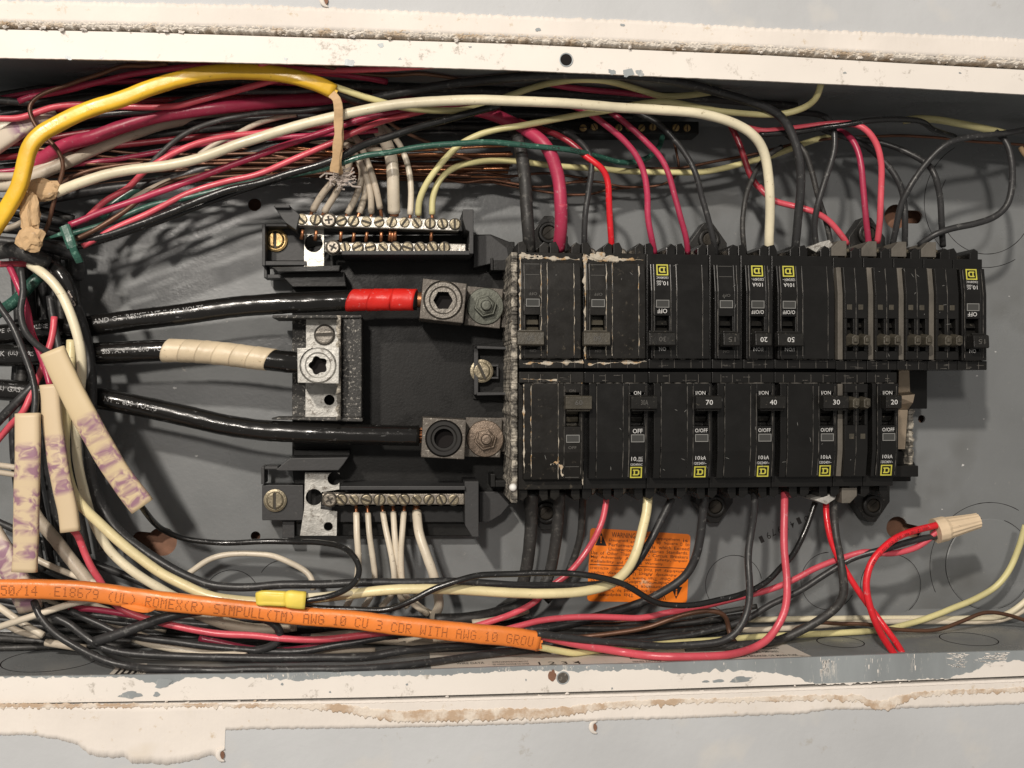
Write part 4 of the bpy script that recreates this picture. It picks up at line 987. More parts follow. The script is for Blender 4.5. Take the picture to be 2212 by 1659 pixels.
def wire(mk, r, label, pts, name='wire', cat='wire', tip0=0, tip1=0, flat=None, group='wires in the panel box', tr=1.05, n=12, rf=None, wob=.0, keep=True):
    pa = path(pts) if isinstance(pts, str) else pts
    sd = len(bpy.data.objects)*1.37; d_ = 0; q_ = []      # hand-bent, never perfectly fair curves
    for i, p_ in enumerate(pa):
        if i: d_ += (pa[i]-pa[i-1]).length
        q_.append(p_ + noise.noise_vector(Vector((d_*.035, sd, 0)))*.55*min(1, 2.2/r) + noise.noise_vector(Vector((d_*.12, sd, 5)))*.16*min(1, 2.2/r))
    pa = [keep_in(v_, r, keep) for v_ in q_]; wob = max(wob, .035)
    for _ in range(3): pa = [pa[0]] + [pa[i]*.5+(pa[i-1]+pa[i+1])*.25 for i in range(1, len(pa)-1)] + [pa[-1]]
    root = None
    m = MB(); m.tube(pa, r, flat, n=n, rf=rf, wob=wob)
    o = m.build(name, MT[mk], smooth=True, label=label, cat=cat, group=group)
    for L_, end, nx in ((tip0, pa[0], pa[1]), (tip1, pa[-1], pa[-2])):
        if L_:
            d = (end-nx).normalized(); pp = [end-d*1.0+d*(L_+1)*k/4+Vector((0, 0, 0)) for k in range(5)]
            m = MB(); m.tube(pp, tr, n=10); b_ = m.build('bare_end', MT['copper'], None, center=False, smooth=True); b_.parent = o; b_.location = -o.location
    wire.last = (o, pa); return o
def surf(pa, ra, rb=None, off=.06):
    """returns f(s, a): point on the cable skin s mm along it and a mm across the side that faces out of the box"""
    rb = rb or ra; ds = [0]
    for i in range(1, len(pa)): ds.append(ds[-1]+(pa[i]-pa[i-1]).length)
    import bisect
    def f(s_, a):
        i = min(max(bisect.bisect(ds, s_)-1, 0), len(pa)-2); t = (s_-ds[i])/(ds[i+1]-ds[i])
        p = pa[i].lerp(pa[i+1], t)
        def tang(j): return (pa[min(j+1, len(pa)-1)]-pa[max(j-1, 0)]).normalized()
        T = tang(i).lerp(tang(i+1), t).normalized(); N = Vector((0, 0, 1)).cross(T).normalized(); B = T.cross(N).normalized()
        if B.z < 0: B = -B
        if N.y < 0: N = -N
        if rb == ra: an = a/ra; return p + N*((ra+off)*math.sin(an)) + B*((ra+off)*math.cos(an))
        return p + N*a + B*(rb*(1-min(1, abs(a)/ra)**3.2)**.31+off)
    return f, ds[-1]
BLK = 'black wire'
S = 'wires in the panel box'
# ---- filler deep in the shaded bundles, upper left
random.seed(21)
def deep(n_, a, b, zr, mats, label, r=(1.5, 2.2), mid=None, seed=0, grp=None):
    rr = random.Random(seed)
    for i in range(n_):
        t = (i+.5)/n_ + rr.uniform(-.4, .4)/n_
        def L2(q): return (lerp(q[0][0], q[1][0], t)+rr.uniform(-3, 3), lerp(q[0][1], q[1][1], t)+rr.uniform(-4, 4))
        seq = [L2(q) for q in (a, *(mid or []), b)]
        z = rr.uniform(*zr)
        s_ = ' '.join('%.1f,%.1f,%.1f' % (x, y, z+rr.uniform(-3, 3)) for x, y in seq)
        wire(rr.choice(mats), rr.uniform(*r), label, s_, group=grp, keep=False)
deep(10, ((-15, 200), (-15, 400)), ((700, 165), (760, 300)), (16, 34), ['w_black', 'w_black_dull', 'w_black'], 'black wire deep in the shade under the pink and white upper left bundle', mid=[((200, 170), (200, 380)), ((450, 170), (450, 330))], seed=1, grp='black wires deep in the upper left bundle')
deep(5, ((-15, 225), (-15, 390)), ((800, 180), (830, 300)), (34, 42), ['w_black_dull', 'w_black'], 'dull black wire in the middle of the shaded upper left bundle', mid=[((200, 185), (200, 370)), ((450, 180), (450, 330))], seed=2, grp='dull black wires inside the upper left bundle')
deep(6, ((-15, 215), (-15, 385)), ((760, 175), (820, 290)), (38, 46), ['w_dark_red', 'w_crimson'], 'dark red wire half hidden in the upper left bundle behind the bright ones', mid=[((200, 180), (200, 360)), ((450, 175), (450, 325))], seed=31, r=(1.5, 1.8), grp='dark red wires half hidden in the upper left bundle')
deep(6, ((60, 300), (60, 420)), ((700, 330), (760, 372)), (40, 48), ['copper_dark', 'copper_brown'], 'bare copper wire threading through the upper left bundle under the cream cable', mid=[((300, 330), (300, 395))], seed=32, r=(.8, 1.0), grp='bare copper wires inside the upper left bundle')
deep(9, ((700, 190), (760, 300)), ((1500, 190), (1250, 300)), (8, 22), ['w_black_dull', 'w_black'], 'black wire low in the shade above the neutral bar running right', mid=[((950, 195), (960, 290))], seed=3, grp='black wires in the shade over the ground bar')
deep(10, ((420, 395), (450, 345)), ((1100, 395), (1100, 330)), (14, 30), ['copper_dark', 'copper', 'copper_dark'], 'thin bare copper ground wire in the sheaf above the upper neutral bar', r=(.7, .95), mid=[((620, 385), (640, 335)), ((850, 385), (860, 340))], seed=4, grp='bare copper wires above the upper neutral bar')
deep(6, ((480, 330), (520, 300)), ((1000, 392), (1150, 305)), (26, 36), ['copper_dark', 'copper'], 'thin bare copper ground wire crossing at a slant above the neutral bar', r=(.7, .9), mid=[((700, 365), (740, 320))], seed=5, grp='slanting bare copper wires')
deep(5, ((450, 250), (470, 300)), ((760, 300), (830, 330)), (30, 40), ['w_white_dull', 'w_black', 'w_white_dull'], 'dull white wire in the shade under the thick white cable', r=(1.6, 1.9), mid=[((620, 265), (640, 300))], seed=6, grp='dull white wires under the white cable')
deep(9, ((-15, 1260), (-15, 1430)), ((1150, 1335), (1150, 1400)), (10, 34), ['w_black', 'w_black_dull', 'w_black'], 'black wire deep in the lower bundle under the orange cable', mid=[((250, 1320), (230, 1420)), ((650, 1340), (650, 1425))], seed=7, r=(1.8, 2.3), grp='black wires deep in the lower bundle')
deep(5, ((-15, 1120), (-15, 1260)), ((420, 1290), (330, 1400)), (8, 26), ['w_black_dull', 'w_black', 'w_white_dull'], 'dark wire in the lower left corner behind the marked sheaths', mid=[((150, 1190), (130, 1330))], seed=8, r=(1.8, 2.6), grp='dark wires in the lower left corner')
deep(9, ((20, 545), (165, 545)), ((60, 1240), (240, 1180)), (12, 34), ['w_black', 'w_black_dull', 'w_black'], 'black wire running down behind the marked sheaths at the left', mid=[((30, 700), (180, 700)), ((20, 950), (200, 960))], seed=9, r=(2, 3.4), grp='black wires behind the marked sheaths')
deep(6, ((1140, 1345), (1140, 1385)), ((1640, 1300), (1560, 1392)), (20, 40), ['w_black', 'w_black_dull'], 'black wire in the lower run between the orange cable and the brown wire', mid=[((1380, 1340), (1380, 1388))], seed=10, r=(1.7, 2.1), grp='black wires in the lower run right of the orange cable')
deep(8, ((-15, 420), (-15, 560)), ((160, 470), (170, 560)), (16, 50), ['w_black', 'w_black_dull'], 'black wire in the dark knot left of the green tie', mid=[((60, 440), (80, 560))], seed=11, r=(2, 3.4), grp='black wires in the knot at the left edge')
# ---- upper left bundle
wire('w_crimson', 1.7, 'red wire highest in the upper left bundle, just under the rim', '40,218,58 60,210 133,197 200,180 267,163 333,152 413,143 500,138')
wire('w_pink', 1.7, 'pink wire running just under the upper rim right of the yellow cable', '560,136,60 620,146 686,152 760,152 830,148 900,143 960,140')
wire('w_crimson', 1.8, 'dark red wire end fading out under the brown copper wire by the yellow sheath', '600,150,56 700,158 760,164 800,170 835,177')
wire('w_pink', 1.8, 'bright pink wire crossing under the yellow cable near the left edge', '-15,257,62 40,255 83,240 117,230 160,227 207,228 267,230 333,232 383,230 433,217 483,203 553,185 610,169')
wire('w_crimson', 3.9, 'thick crimson cable sweeping from the left edge to the first upper breaker', '-15,400,40 70,358,46 133,317,52 200,297,56 267,273 333,253 400,242 467,233,55 553,224 640,217,45 730,213,40 830,218 950,228 1050,243,42 1106,266,48 1156,293,56 1183,320,60 1200,360 1209,400 1212,450,58 1211,500,54 1206,540,48', cat='cable', name='cable')
wire('w_white_dull', 3.4, 'fat dull white cable under the crimson one at the left', '-15,402,46 33,399 80,378,50 133,357 200,325 267,297 333,273 380,262,44 450,252 540,250,36', cat='cable', name='cable')
wire('w_white_dull', 2.2, 'dull white wire above the fat white cable at the left edge', '-15,381,52 40,380 75,368 115,350 150,335,46 210,318,40')
wire('w_black_dull', 2.2, 'black wire along the left edge above the bright pink one', '-15,215,48 80,222,46 200,212 330,190 470,176 600,170', )
wire('w_black', 1.7, 'black wire between the bright pink wire and the thick crimson cable', '180,252,60 270,243 317,240 367,227 417,210 483,200 560,197 650,196 740,190')
wire('w_black_dull', 1.6, 'faint black wire arching below the thick crimson cable', '320,360,56 360,320 400,290 467,263 553,246 653,240 720,230 800,222')
wire('w_pink', 1.8, 'pink wire dipping under the thick white cable at the left', '183,477,50 200,460 233,430 277,407,52 310,372,54 337,353,58 383,327 433,307 500,293 560,288 620,278,50')
wire('w_black', 3.4, 'thick black cable hugging the underside of the white cable', '60,440,44 130,424 200,412 283,402 367,389 433,368 500,349 560,326 640,302 740,285,38', cat='cable', name='cable')
wire('w_crimson', 1.9, 'dark crimson wire, upper of the two slanting up over the copper sheaf', '150,486,60 167,480 233,453 300,430 367,407 433,383 500,357 553,338 620,313 687,290 753,267 803,252 860,243 905,236,58')
wire('w_pink', 1.8, 'pink wire, lower of the two slanting up over the copper sheaf', '178,530,60 250,493 317,463 367,437 417,413 483,393 553,377 636,343 713,310 770,283 820,263 886,247 925,238,60')
wire('copper_brown', 1.4, 'tan bare wire slanting up right from the green tie', '163,517,66 200,500 267,457 317,420 367,393 433,377 500,366,50', tr=1)
wire('w_green', 3.0, 'thick faded green cable end under the dark crimson wire', '215,470,44 235,450 262,430 300,407 345,390,40', cat='cable', name='cable')
wire('w_white_dull', 2.2, 'short dull white wire beside the thick green cable end', '270,445,52 300,423 340,403 370,392,46')
wire('w_green', 1.7, 'green ground wire with black print looping over to the ground bar', '150,507,58 233,481 317,447 420,424 500,404,60 580,386 633,377,64 687,367 736,353 786,337,66 836,330 886,320 920,315 986,310 1053,308 1106,312,66 1173,318 1239,325,62 1290,338,50 1340,352,40 1373,350 1406,337,32 1426,313 1431,294,26')
gr = wire.last
wire('w_black_gloss', 2.2, 'glossy black wire lowest in the bundle, over the scratched plate', '160,524,60 233,508 300,485 367,459 433,432 500,408,62 553,397 620,376 690,356 736,338,68 786,313 836,297 886,280 953,260 1020,243 1080,229,60')
wire('w_black_gloss', 1.7, 'second glossy black wire right beside the lowest one', '165,533,56 233,516 300,494 367,470 433,445 500,420 560,400 640,375,52')
wire('w_white_dull', 1.6, 'thin dull white wire crossing under the thick white cable', '430,335,54 470,308 510,290 553,268 600,255 640,248,48')
wire('w_cream', 2.9, 'thick cream white cable arching across the top to the breaker marked 20', '100,425,66 140,408 167,397 233,377 300,365,70 367,357 433,342 500,317 553,300 620,278 687,260,74 753,245 820,232 887,223 953,218 1020,217 1106,218,76 1239,224 1339,233 1439,238,74 1523,247 1589,267 1626,290,70 1648,322 1659,370,62 1663,420 1663,470 1661,515,52 1661,545,48', cat='cable', name='cable', wob=.03)
wire('w_black', 2.6, 'thick black cable arching from the yellow sheath to the breaker marked 50', '722,193,74 750,207 786,217,68 830,208,66 886,197 953,185 1020,177 1106,169 1206,162,64 1306,162 1406,169 1506,187 1590,210 1659,234,66 1692,258 1712,292 1725,335,64 1729,400 1724,467,54 1719,530,48 1719,545,46', cat='cable', name='cable', wob=.03)
wire('w_black_dull', 2.4, 'dull black cable just under the rim, above the pale yellow arch', '700,185,46 830,182 953,172 1100,160 1250,153 1400,156 1520,170,44 1640,196,38 1720,225,34', cat='cable', name='cable', keep=False)
wire('w_yellow', 1.9, 'pale yellow wire leaving the yellow sheath, waving under the rim and cut off', '722,186,78 770,203 816,218,72 880,235,64 953,239 1030,231,58 1106,205,54 1190,180 1300,173 1370,190 1430,208 1500,205 1555,196,54')
wire('w_crimson', 1.8, 'crimson wire under the pale yellow arch', '1185,180,46 1220,188 1290,196 1370,202 1420,207,46')
wire('copper_brown', 1.05, 'thin brown copper wire running from the yellow sheath down to the copper sheaf', '722,199,70 760,222 800,240,60 836,262 870,285 930,310,46 980,335 1040,352,34')
wire('copper_brown', 1.05, 'thin brown copper wire waving just under the upper rim', '700,143,62 750,155 800,162 850,163 900,158 950,163 1005,176,54')
wire('copper_brown', 1.2, 'brown bare copper wire looping down at the far left behind the yellow cable', '360,135,62 320,142 267,143 217,160 150,183 83,207 62,227,64 67,253 83,280,66 107,303 132,337,70 137,360 127,400 113,450,66 103,487 90,512,60')
wire('copper_brown', 1.1, 'short brown wire rising left of the thick white cable', '120,408,56 150,385 200,366 250,357 310,352,58')
# yellow cable
wire('j_yellow', 3.7, 'thick yellow sheathed cable curving from the left edge, its sheath cut open', '-20,505,80 20,443,82 43,400 55,350 63,317,84 87,290 127,267 200,233,82 267,213 333,187 400,167 467,157,80 553,155 620,163 670,176,80 700,187 721,198,78', name='cable', cat='cable', flat=3.0, n=18, rf=lambda t, d: 1.12 if t < .9 else (1.12-.0*t))
yo, ypa = wire.last
m = MB(); e = ypa[-1]; d_ = (ypa[-1]-ypa[-4]).normalized()
for k in range(7):
    a = k/6*math.pi; p0 = e+Vector((0, 3.4*math.cos(a), 2.8*math.sin(a)))
    m.tube([p0-d_*1.5, p0+d_*(.8+1.6*random.random())+Vector((0, random.uniform(-.6, .6), .3))], .8, .3, n=5)
o = m.build('frayed_rim', MT['j_yellow'], None, center=False); o.parent = yo; o.location = -yo.location
# paper filler hanging from it
def ribbon(pa, w0, th, mk, name, **k):
    mm = MB(); mm.tube(pa, w0, th, n=8, rf=lambda t, d: 1+.25*noise.noise(Vector((d*.15, 1, 2))), twist=None); return mm.build(name, MT[mk], smooth=False, **k)
ribbon(path('716,203,82 727,214,84 731,235,83 731,262,80 730,300,78 726,340,74 722,372,70'), 2.4, .35, 'kraft', 'paper_strip', label='limp tan paper filler strip hanging from the yellow sheath', cat='paper strip')
ribbon(path('738,262,77 738,300,76 734,350,72 738,385,60'), 1.1, .5, 'kraft', 'paper_strip', label='narrow tan paper strip right beside the wider hanging one', cat='paper strip')
m = MB(); rr = random.Random(4)                          # fuzzy torn paper clump
c = P(735, 385, 62)
for i in range(110):
    a = rr.uniform(0, 6.28); L_ = rr.uniform(.5, 3.8) if i % 9 else 8; p0 = c+Vector((rr.gauss(0, 3), rr.gauss(0, 2), rr.gauss(0, 1)))
    m.tube([p0, p0+Vector((L_*.5*math.cos(a), L_*.3*math.sin(a), .4)), p0+Vector((L_*math.cos(a+.5), L_*.6*math.sin(a+.5), .2))], rr.uniform(.2, .6), n=4)
m.build('paper_fuzz', MT['glue'], label='fuzzy torn fibre clump where two white wires cross', cat='paper fuzz')
# ---- neutral wires on the upper bar
NW = [('676,455,44 693,424,50 726,382,56 740,365,50', 2.0, 'white wire farthest left on the upper neutral bar, slanting right', 6),
 ('701,458,44 726,417,50 743,385,54 753,360,46 757,335,38 760,315,34', 2.0, 'second white wire on the upper neutral bar', 6),
 ('751,461,42 767,430,44 780,393,44 781,362,42 767,338,38 745,310,34', 1.9, 'third white wire on the upper neutral bar, bowed to the right', 4),
 ('776,460,42 786,430 791,400,42 786,367 772,345,38 750,318,34', 2.0, 'fourth white wire on the upper neutral bar, close behind the fifth', 5),
 ('801,460,42 801,423,46 795,390 783,358,46 766,332,44 748,310,40', 1.9, 'fifth white wire on the upper neutral bar, bending up left', 5),
 ('821,450,42 813,410,46 803,373 790,337,46 772,302,42 757,285,38', 1.9, 'sixth white wire on the upper neutral bar, crossing the green wire behind', 9)]
for s_, r, lab, tip in NW: wire('w_white_dull', r, lab, s_, tip0=tip, tip1=0)
wire('w_white', 3.7, 'very thick white wire standing on the upper neutral bar, stained in the middle', '851,460,42 850,420,46 849,370,48 843,330,46 830,302,42 812,278,38 780,262,34', tip0=2, tr=2.8, cat='wire')
wire('w_white', 1.8, 'white wire right of the very thick one, curving up to the left', '886,463,42 888,433 888,400,44 883,363 868,318,42 853,297 826,272,38 790,255,34', tip0=4)
wire('w_yellow', 1.9, 'pale yellow wire from the neutral bar arching up under the cream cable to the rim', '904,465,42 906,433 920,400,48 953,353 993,313,54 1036,290 1086,277,58 1106,275 1173,263 1239,250,60 1320,238,60 1372,227,58 1439,220 1506,233 1573,243 1659,247,62 1702,243 1742,230,70 1766,207,80 1774,178,86', tip0=4)
wire('w_yellow', 1.9, 'pale yellow wire from the neutral bar running low to the right', '934,464,42 936,423 950,387,44 980,363 1036,348,40 1106,348,34 1189,357 1273,363,30 1356,370 1439,373 1523,370,28 1589,357 1646,343,30 1665,337 1709,320,30 1759,303,28 1830,290,24', tip0=4)
# copper tips poking out between the bars
for fx, fy, dx in ((653, 508, -3), (683, 510, -4), (736, 512, -1), (764, 515, -2), (792, 513, -3), (823, 513, 0), (842, 511, -1), (847, 513, 1), (853, 511, 0), (931, 513, 0)):
    a, b = P(fx+1, fy-12, 39), P(fx+dx*.6, fy+9, 37)
    m = MB(); m.tube([a, a.lerp(b, .5), b], 1.05, n=10); m.build('copper_wire_tip', MT['copper'], smooth=True, label='bare copper wire tip poking out below the upper neutral bar', cat='wire tip', group='copper tips between the upper bars')
# ---- wires down to the upper row of breakers
wire('w_black_dull', 3.8, 'very thick black cable standing on the first upper breaker', '1075,235,36 1106,270,44 1124,325,54 1133,383,56 1138,450 1142,500,54 1144,545,46', cat='cable', name='cable')
wire('w_crimson_dust', 3.2, 'plaster dusted lower end of the thick crimson cable at the first breaker', '1212,440,58.5 1212,480,56 1211,505,53 1208,530,48.5 1204,545,45', cat='cable', name='cable', rf=lambda t, d: 1.16-.25*max(0, t-.7)/.3)
wire('w_black', 1.8, 'thin black wire second from the left above the breakers', '1165,268,40 1223,287,46 1256,310,52 1276,340,56 1278,373,56 1271,417 1264,467,54 1263,520,50 1263,545,46')
wire('w_dark_red', 1.9, 'shaded red wire passing behind the green ground wire', '1120,262,40 1156,275,44 1206,293,50 1239,313,54 1263,337,56')  # upper length of the bright red wire, its shade put into a darker red
wire('w_red', 1.9, 'bright red wire bending down to the second upper breaker', '1258,333,56 1272,343,57 1288,353,58 1306,370 1313,393 1315,433,56 1318,483,53 1321,540,47')
wire('w_crimson', 1.9, 'dark red wire from under the cream cable to the third upper breaker', '1210,222,50 1250,233,54 1283,250 1313,273,58 1346,300 1373,333,58 1389,367 1399,417,56 1400,467 1406,510,52 1414,548,46')
wire('w_crimson', 1.8, 'crimson wire with a nick, right of the dark red one', '1290,226,48 1326,247,54 1366,277 1399,310,56 1426,340 1443,373,56 1456,417 1469,467,54 1483,520,50 1487,548,46')
wire('w_black', 1.8, 'black wire running down to the narrow fourth upper breaker', '1340,228,46 1390,250,50 1423,267 1456,300,54 1489,347 1506,383,56 1516,427 1530,473,54 1543,530,50 1546,552,46')
wire('w_dark_red', 1.9, 'red wire slanting down behind the cream cable', '1560,240,34 1579,273,36 1596,307 1606,340,38 1619,377 1633,400,38 1655,420,40')
wire('w_pink', 1.9, 'pink wire emerging right of the cream cable and bending to a tandem breaker', '1640,403,40 1652,417,42 1669,432,44 1709,443,46 1752,455,50 1786,473 1809,497,50 1830,528,46')
wire('w_black_dull', 1.6, 'thin black wire bowed left beside the cream cable', '1690,318,38 1665,333,40 1646,350,42 1626,383,46 1609,430,48 1604,483 1606,520,48 1608,548,44')
wire('w_black', 1.9, 'black wire with a sharp kink crossing between the breakers 50 and tandem', '1640,246,38 1720,243,44 1782,252,52 1799,275,56 1803,300 1799,340,58 1782,390,56 1766,440,54 1759,483,50 1764,535,44')
wire('w_black_dull', 1.7, 'dull black wire crossing behind the kinked one', '1700,290,44 1735,323,48 1752,367 1766,420,48 1782,473 1796,530,44')
wire('w_pink', 1.9, 'pink wire from the far upper right bundle down to the second tandem breaker', '1590,268,50 1640,282 1659,283 1725,277,54 1792,269,58 1852,270,64 1876,285,66 1894,310 1904,350,64 1904,400 1901,467,58 1895,525,50')
wire('w_crimson', 1.9, 'darker red wire left of the pink one going to a tandem breaker', '1800,280,44 1822,285,46 1839,297,52 1853,320 1861,355,56 1865,417 1869,467,54 1877,527,48')
wire('w_black_gloss', 1.8, 'black wire with a grey sheen lying across the top of the right hand wires', '1640,291,52 1725,284 1792,274,60 1826,270 1876,262,66 1942,258 1992,262,62 2014,280,56 2060,296,44')
wire('w_yellow', 2.3, 'pale yellow wire cut off flat near the upper right corner', '1950,262,40 1972,257,44 2026,259 2092,270,50 2142,281 2170,289,52')
wire('w_black', 1.9, 'black wire arching from the pink wire down to the third tandem breaker', '1776,280,44 1832,300,48 1876,320 1912,350,52 1936,383,54 1952,427 1955,483,52 1954,532,46')
wire('w_black', 1.9, 'black wire slanting down left from the upper right corner over two tandems', '2230,278,60 2162,290,64 2092,297 2046,310,66 2022,330 1992,363 1966,403,60 1946,443 1936,487,52 1928,530,46')
wire('w_black', 1.9, 'short black wire standing on the fourth tandem breaker', '1836,297,36 1906,310,40 1959,330,46 2006,357,54 2019,378,58 2029,417 2032,467,54 2036,532,46')
wire('w_black', 2.0, 'long black wire looping out to the right and back to the last breakers', '2150,285,56 2173,305,60 2184,345,62 2186,400 2176,443,60 2152,467 2109,483,58 2059,493 2019,507,54 1985,530,48')
wire('copper_dark', .95, 'bare copper wire running along the top right behind all the black wires', '1373,363,24 1473,362 1539,350,26 1606,337 1640,330 1742,307,28 1826,297 1926,293,30 2026,298 2092,305 2159,310 2225,315')
wire('copper_dark', .8, 'thin copper wire sagging behind the bright red wire', '1456,305,20 1462,335 1466,372,22 1446,393 1406,403,20 1339,403 1293,393 1200,396')
wire('copper_dark', .8, 'thin copper wire dipping low right of the thick crimson cable', '1060,392,18 1120,406 1180,415 1240,421,16 1290,417 1306,410 1360,405')
wire('copper_dark', .85, 'wavy copper wire above the right end of the upper neutral bar', '960,386,22 1003,394 1053,388 1106,397,20 1160,405 1220,397 1270,384')
wire('copper_dark', .85, 'copper wire lowest of those leaving right above the neutral bar', '900,372,24 960,378 1040,372,22 1100,380 1180,375,20 1260,385')
wire('kraft', 1.6, 'tan paper shred at the right edge above the copper wire', '2205,318,40 2212,330,42 2225,345,40', name='paper_shred', cat='paper shred', group=None)
# ---- main cables
CB = 'service cables'
def cable_text(pa, r, s0, txt, h, cw, mk='print_white', ang=0, flip=False):
    f, L_ = surf(pa, r); mm = MB(); s_ = s0
    for wd in txt.split(' '):
        wl = glyphs(wd)[2]*h*.95
        text(mm, wd, lambda a, b: f(s_+wl*a, ang*r+h*(b-.5)))
        s_ += wl+cw*.8
    return mm
wire('w_cable', 6.2, 'thick black service cable ending in red tape at the upper lug', '-25,727,34 100,713,36 190,705 300,690,38 400,678 500,664,40 600,656,42 700,651 800,648,42 900,648,42', name='service_cable', cat='cable', group=CB, n=20, wob=.02, tip1=6, tr=4.6)
c1 = wire.last
wire('w_cable', 6.4, 'thick black service cable with white tape, the middle one of three', '-25,768,40 60,768 190,765,42 360,757,44 470,763 553,773 600,779,44 650,785,43', name='service_cable', cat='cable', group=CB, n=20, wob=.02)
c2 = wire.last
wire('w_cable', 6.2, 'thick black service cable with bare strands at the lower lug', '-25,840,38 60,846 207,860,40 300,877 400,898 480,917,42 553,928 653,934,42 753,938 905,941,42', name='service_cable', cat='cable', group=CB, n=20, wob=.02)
c3 = wire.last
for (o, pa), r, s0, t_, h in ((c1, 6.2, 62, 'AND OIL RESISTANT II 600 VOLTS', 3.0), (c2, 6.4, 66, 'SISTANT II 600 VOLTS', 3.0), (c3, 6.2, 67, 'NT II 600 VOLTS', 3.0), (c2, 6.4, 6, '6-K (UL) GAS', 3.0), (c3, 6.2, 6, '(UL) GAS', 3.0), (c1, 6.2, 4, 'TYPE (UL) GASOLINE', 2.6)):
    mm = cable_text(pa, r, s0, t_, h, 2.35, ang=(.15 if o is not c1[0] else .3))
    b_ = mm.build('cable_print', MT['print_dim'], None, center=False); b_.parent = o; b_.location = -o.location
def wrap(cab, r, s0, s1, mk, turns, name, seed):         # overlapping turns of tape
    o, pa = cab; f_, L_ = surf(pa, r); rr = random.Random(seed)
    ds = [0]
    for i in range(1, len(pa)): ds.append(ds[-1]+(pa[i]-pa[i-1]).length)
    def at(s_):
        for i in range(len(ds)-1):
            if ds[i+1] >= s_: return pa[i].lerp(pa[i+1], (s_-ds[i])/(ds[i+1]-ds[i]))
        return pa[-1]
    for k in range(turns):
        a, b = lerp(s0, s1, k/turns), lerp(s0, s1, (k+1.12)/turns)
        n_ = 10; pp = [at(lerp(a, b, j/n_)) for j in range(n_+1)]
        m = MB(); N_ = 24; vv = []; ff = []; T = (pp[-1]-pp[0]).normalized(); Nn = Vector((0, 0, 1)).cross(T).normalized(); B = T.cross(Nn).normalized()
        sl = rr.uniform(1.5, 3.6)
        for j, p in enumerate(pp):
            for q_ in range(N_):
                an = 2*math.pi*q_/N_; rad = r + .25 + .28*(1-j/n_) + .22*noise.noise(Vector((an*2, j*.4, k*3.1+seed)))
                vv.append(p + T*(sl*math.cos(an+.8)) + Nn*(rad*math.cos(an)) + B*(rad*math.sin(an)))
        for j in range(n_):
            for q_ in range(N_):
                a_, b_ = j*N_+q_, j*N_+(q_+1) % N_; ff.append((a_, b_, b_+N_, a_+N_))
        ff.append(tuple(range(N_))); ff.append(tuple(range(n_*N_, (n_+1)*N_)))
        m.add(vv, ff); t_ = m.build('tape_wrap', MT[mk], None, center=False, smooth=True); t_.parent = o; t_.location = -o.location
def slen(cab, fx):
    pa = cab[1]; d = 0; tgt = None
    for i in range(1, len(pa)):
        q = pa[i]; t = (H-q.z)
        # survey x of this point
        xc = q.x*CY - t*SY; zc = q.x*SY + t*CY
        if (xc/zc*FPX+512)*K >= fx: return d
        d += (pa[i]-pa[i-1]).length
    return d
wrap(c1, 6.2, slen(c1, 766), slen(c1, 893), 'tape_red', 3, 'tape', 2)
wrap(c2, 6.4, slen(c2, 361), slen(c2, 590), 'tape_white', 6, 'tape', 5)
m = MB(); rr = random.Random(3)
for i in range(26):
    a = rr.uniform(0, 6.28); r_ = 4.6*math.sqrt(rr.random()); p = c3[1][-1]+Vector((0, r_*math.cos(a), r_*math.sin(a)))
    m.tube([p-Vector((1, 0, 0)), p+Vector((4, 0, 0)), p+Vector((9, rr.uniform(-.8, .8), 0))], .55, n=6)
o = m.build('bare_strands', MT['copper'], None, center=False, smooth=True); o.parent = c3[0]; o.location = -c3[0].location
# ---- left side
wire('w_black', 3.3, 'thick black cable curling down the left side behind the white one', '60,540,36 110,586,46 143,620 173,686,52 190,753,50 197,853,52 192,953,48 200,1036,40 222,1098,38 253,1146,42 300,1183 350,1216,46 400,1243,50 450,1262 500,1268,54 553,1268 603,1263,56 686,1262 786,1259 886,1258,56 986,1257 1106,1264,54 1206,1266,52 1273,1264 1325,1258,46 1350,1243 1379,1211,42 1406,1166 1436,1106,40 1452,1075,40', name='cable', cat='cable', rf=lambda t, d: 1.0 if t < .3 else max(.74, 1-(t-.3)*1.6))
wire('w_black_gloss', 4.2, 'fat glossy black cable end with gummy residue at the left', '60,565,42 95,560,48 118,578,56 135,598,58 150,630,56 158,668,50', name='cable', cat='cable')
m = MB(); rr = random.Random(8)
for i in range(60):
    t = rr.random(); p = P(lerp(138, 160, t)+rr.uniform(-3, 3), lerp(612, 660, t), 59.5); m.lathe(p, [(.1, 0), (rr.uniform(.3, .9), .3), (rr.uniform(.2, .5), .8)], 5)
g_ = m.build('gummy_residue', MT['glue'], None, center=False); g_.parent = wire.last[0]; g_.location = -wire.last[0].location
wire('w_pink', 1.8, 'short pink wire entering at the left edge above the sheaths', '-15,572,50 20,571 45,570,50 70,572,44')
wire('w_crimson', 1.9, 'dark pink wire falling from the knot into the middle sheath', '20,575,52 40,620,56 57,663 67,713,58 87,766,62 100,803,66 108,835,68')
wire('w_pink', 1.9, 'pink wire crossing down left behind the vertical sheath', '118,685,50 113,730 100,770,54 87,806 67,853,56 50,890,58 30,910,54 8,935,50 -15,962,48')
wire('w_black', 1.9, 'black wire looping from the knot into the long slanting sheath', '47,580,60 50,636,64 43,670 50,710,68 67,733 90,752,74 118,770,80')
wire('w_black', 1.9, 'black wire slanting from the left edge into the vertical sheath', '-15,640,60 27,703,64 50,760 67,803,70 77,853,74 72,905,76')
wire('w_black', 2.6, 'black cable slanting down to the left edge behind the sheaths', '110,800,50 80,826,54 33,873,56 -15,922,54', name='cable', cat='cable')
wire('w_black', 2.2, 'black wire hanging straight down between the middle and long sheaths', '108,640,48 120,720,50 133,790,52 138,860,50 140,930,46')
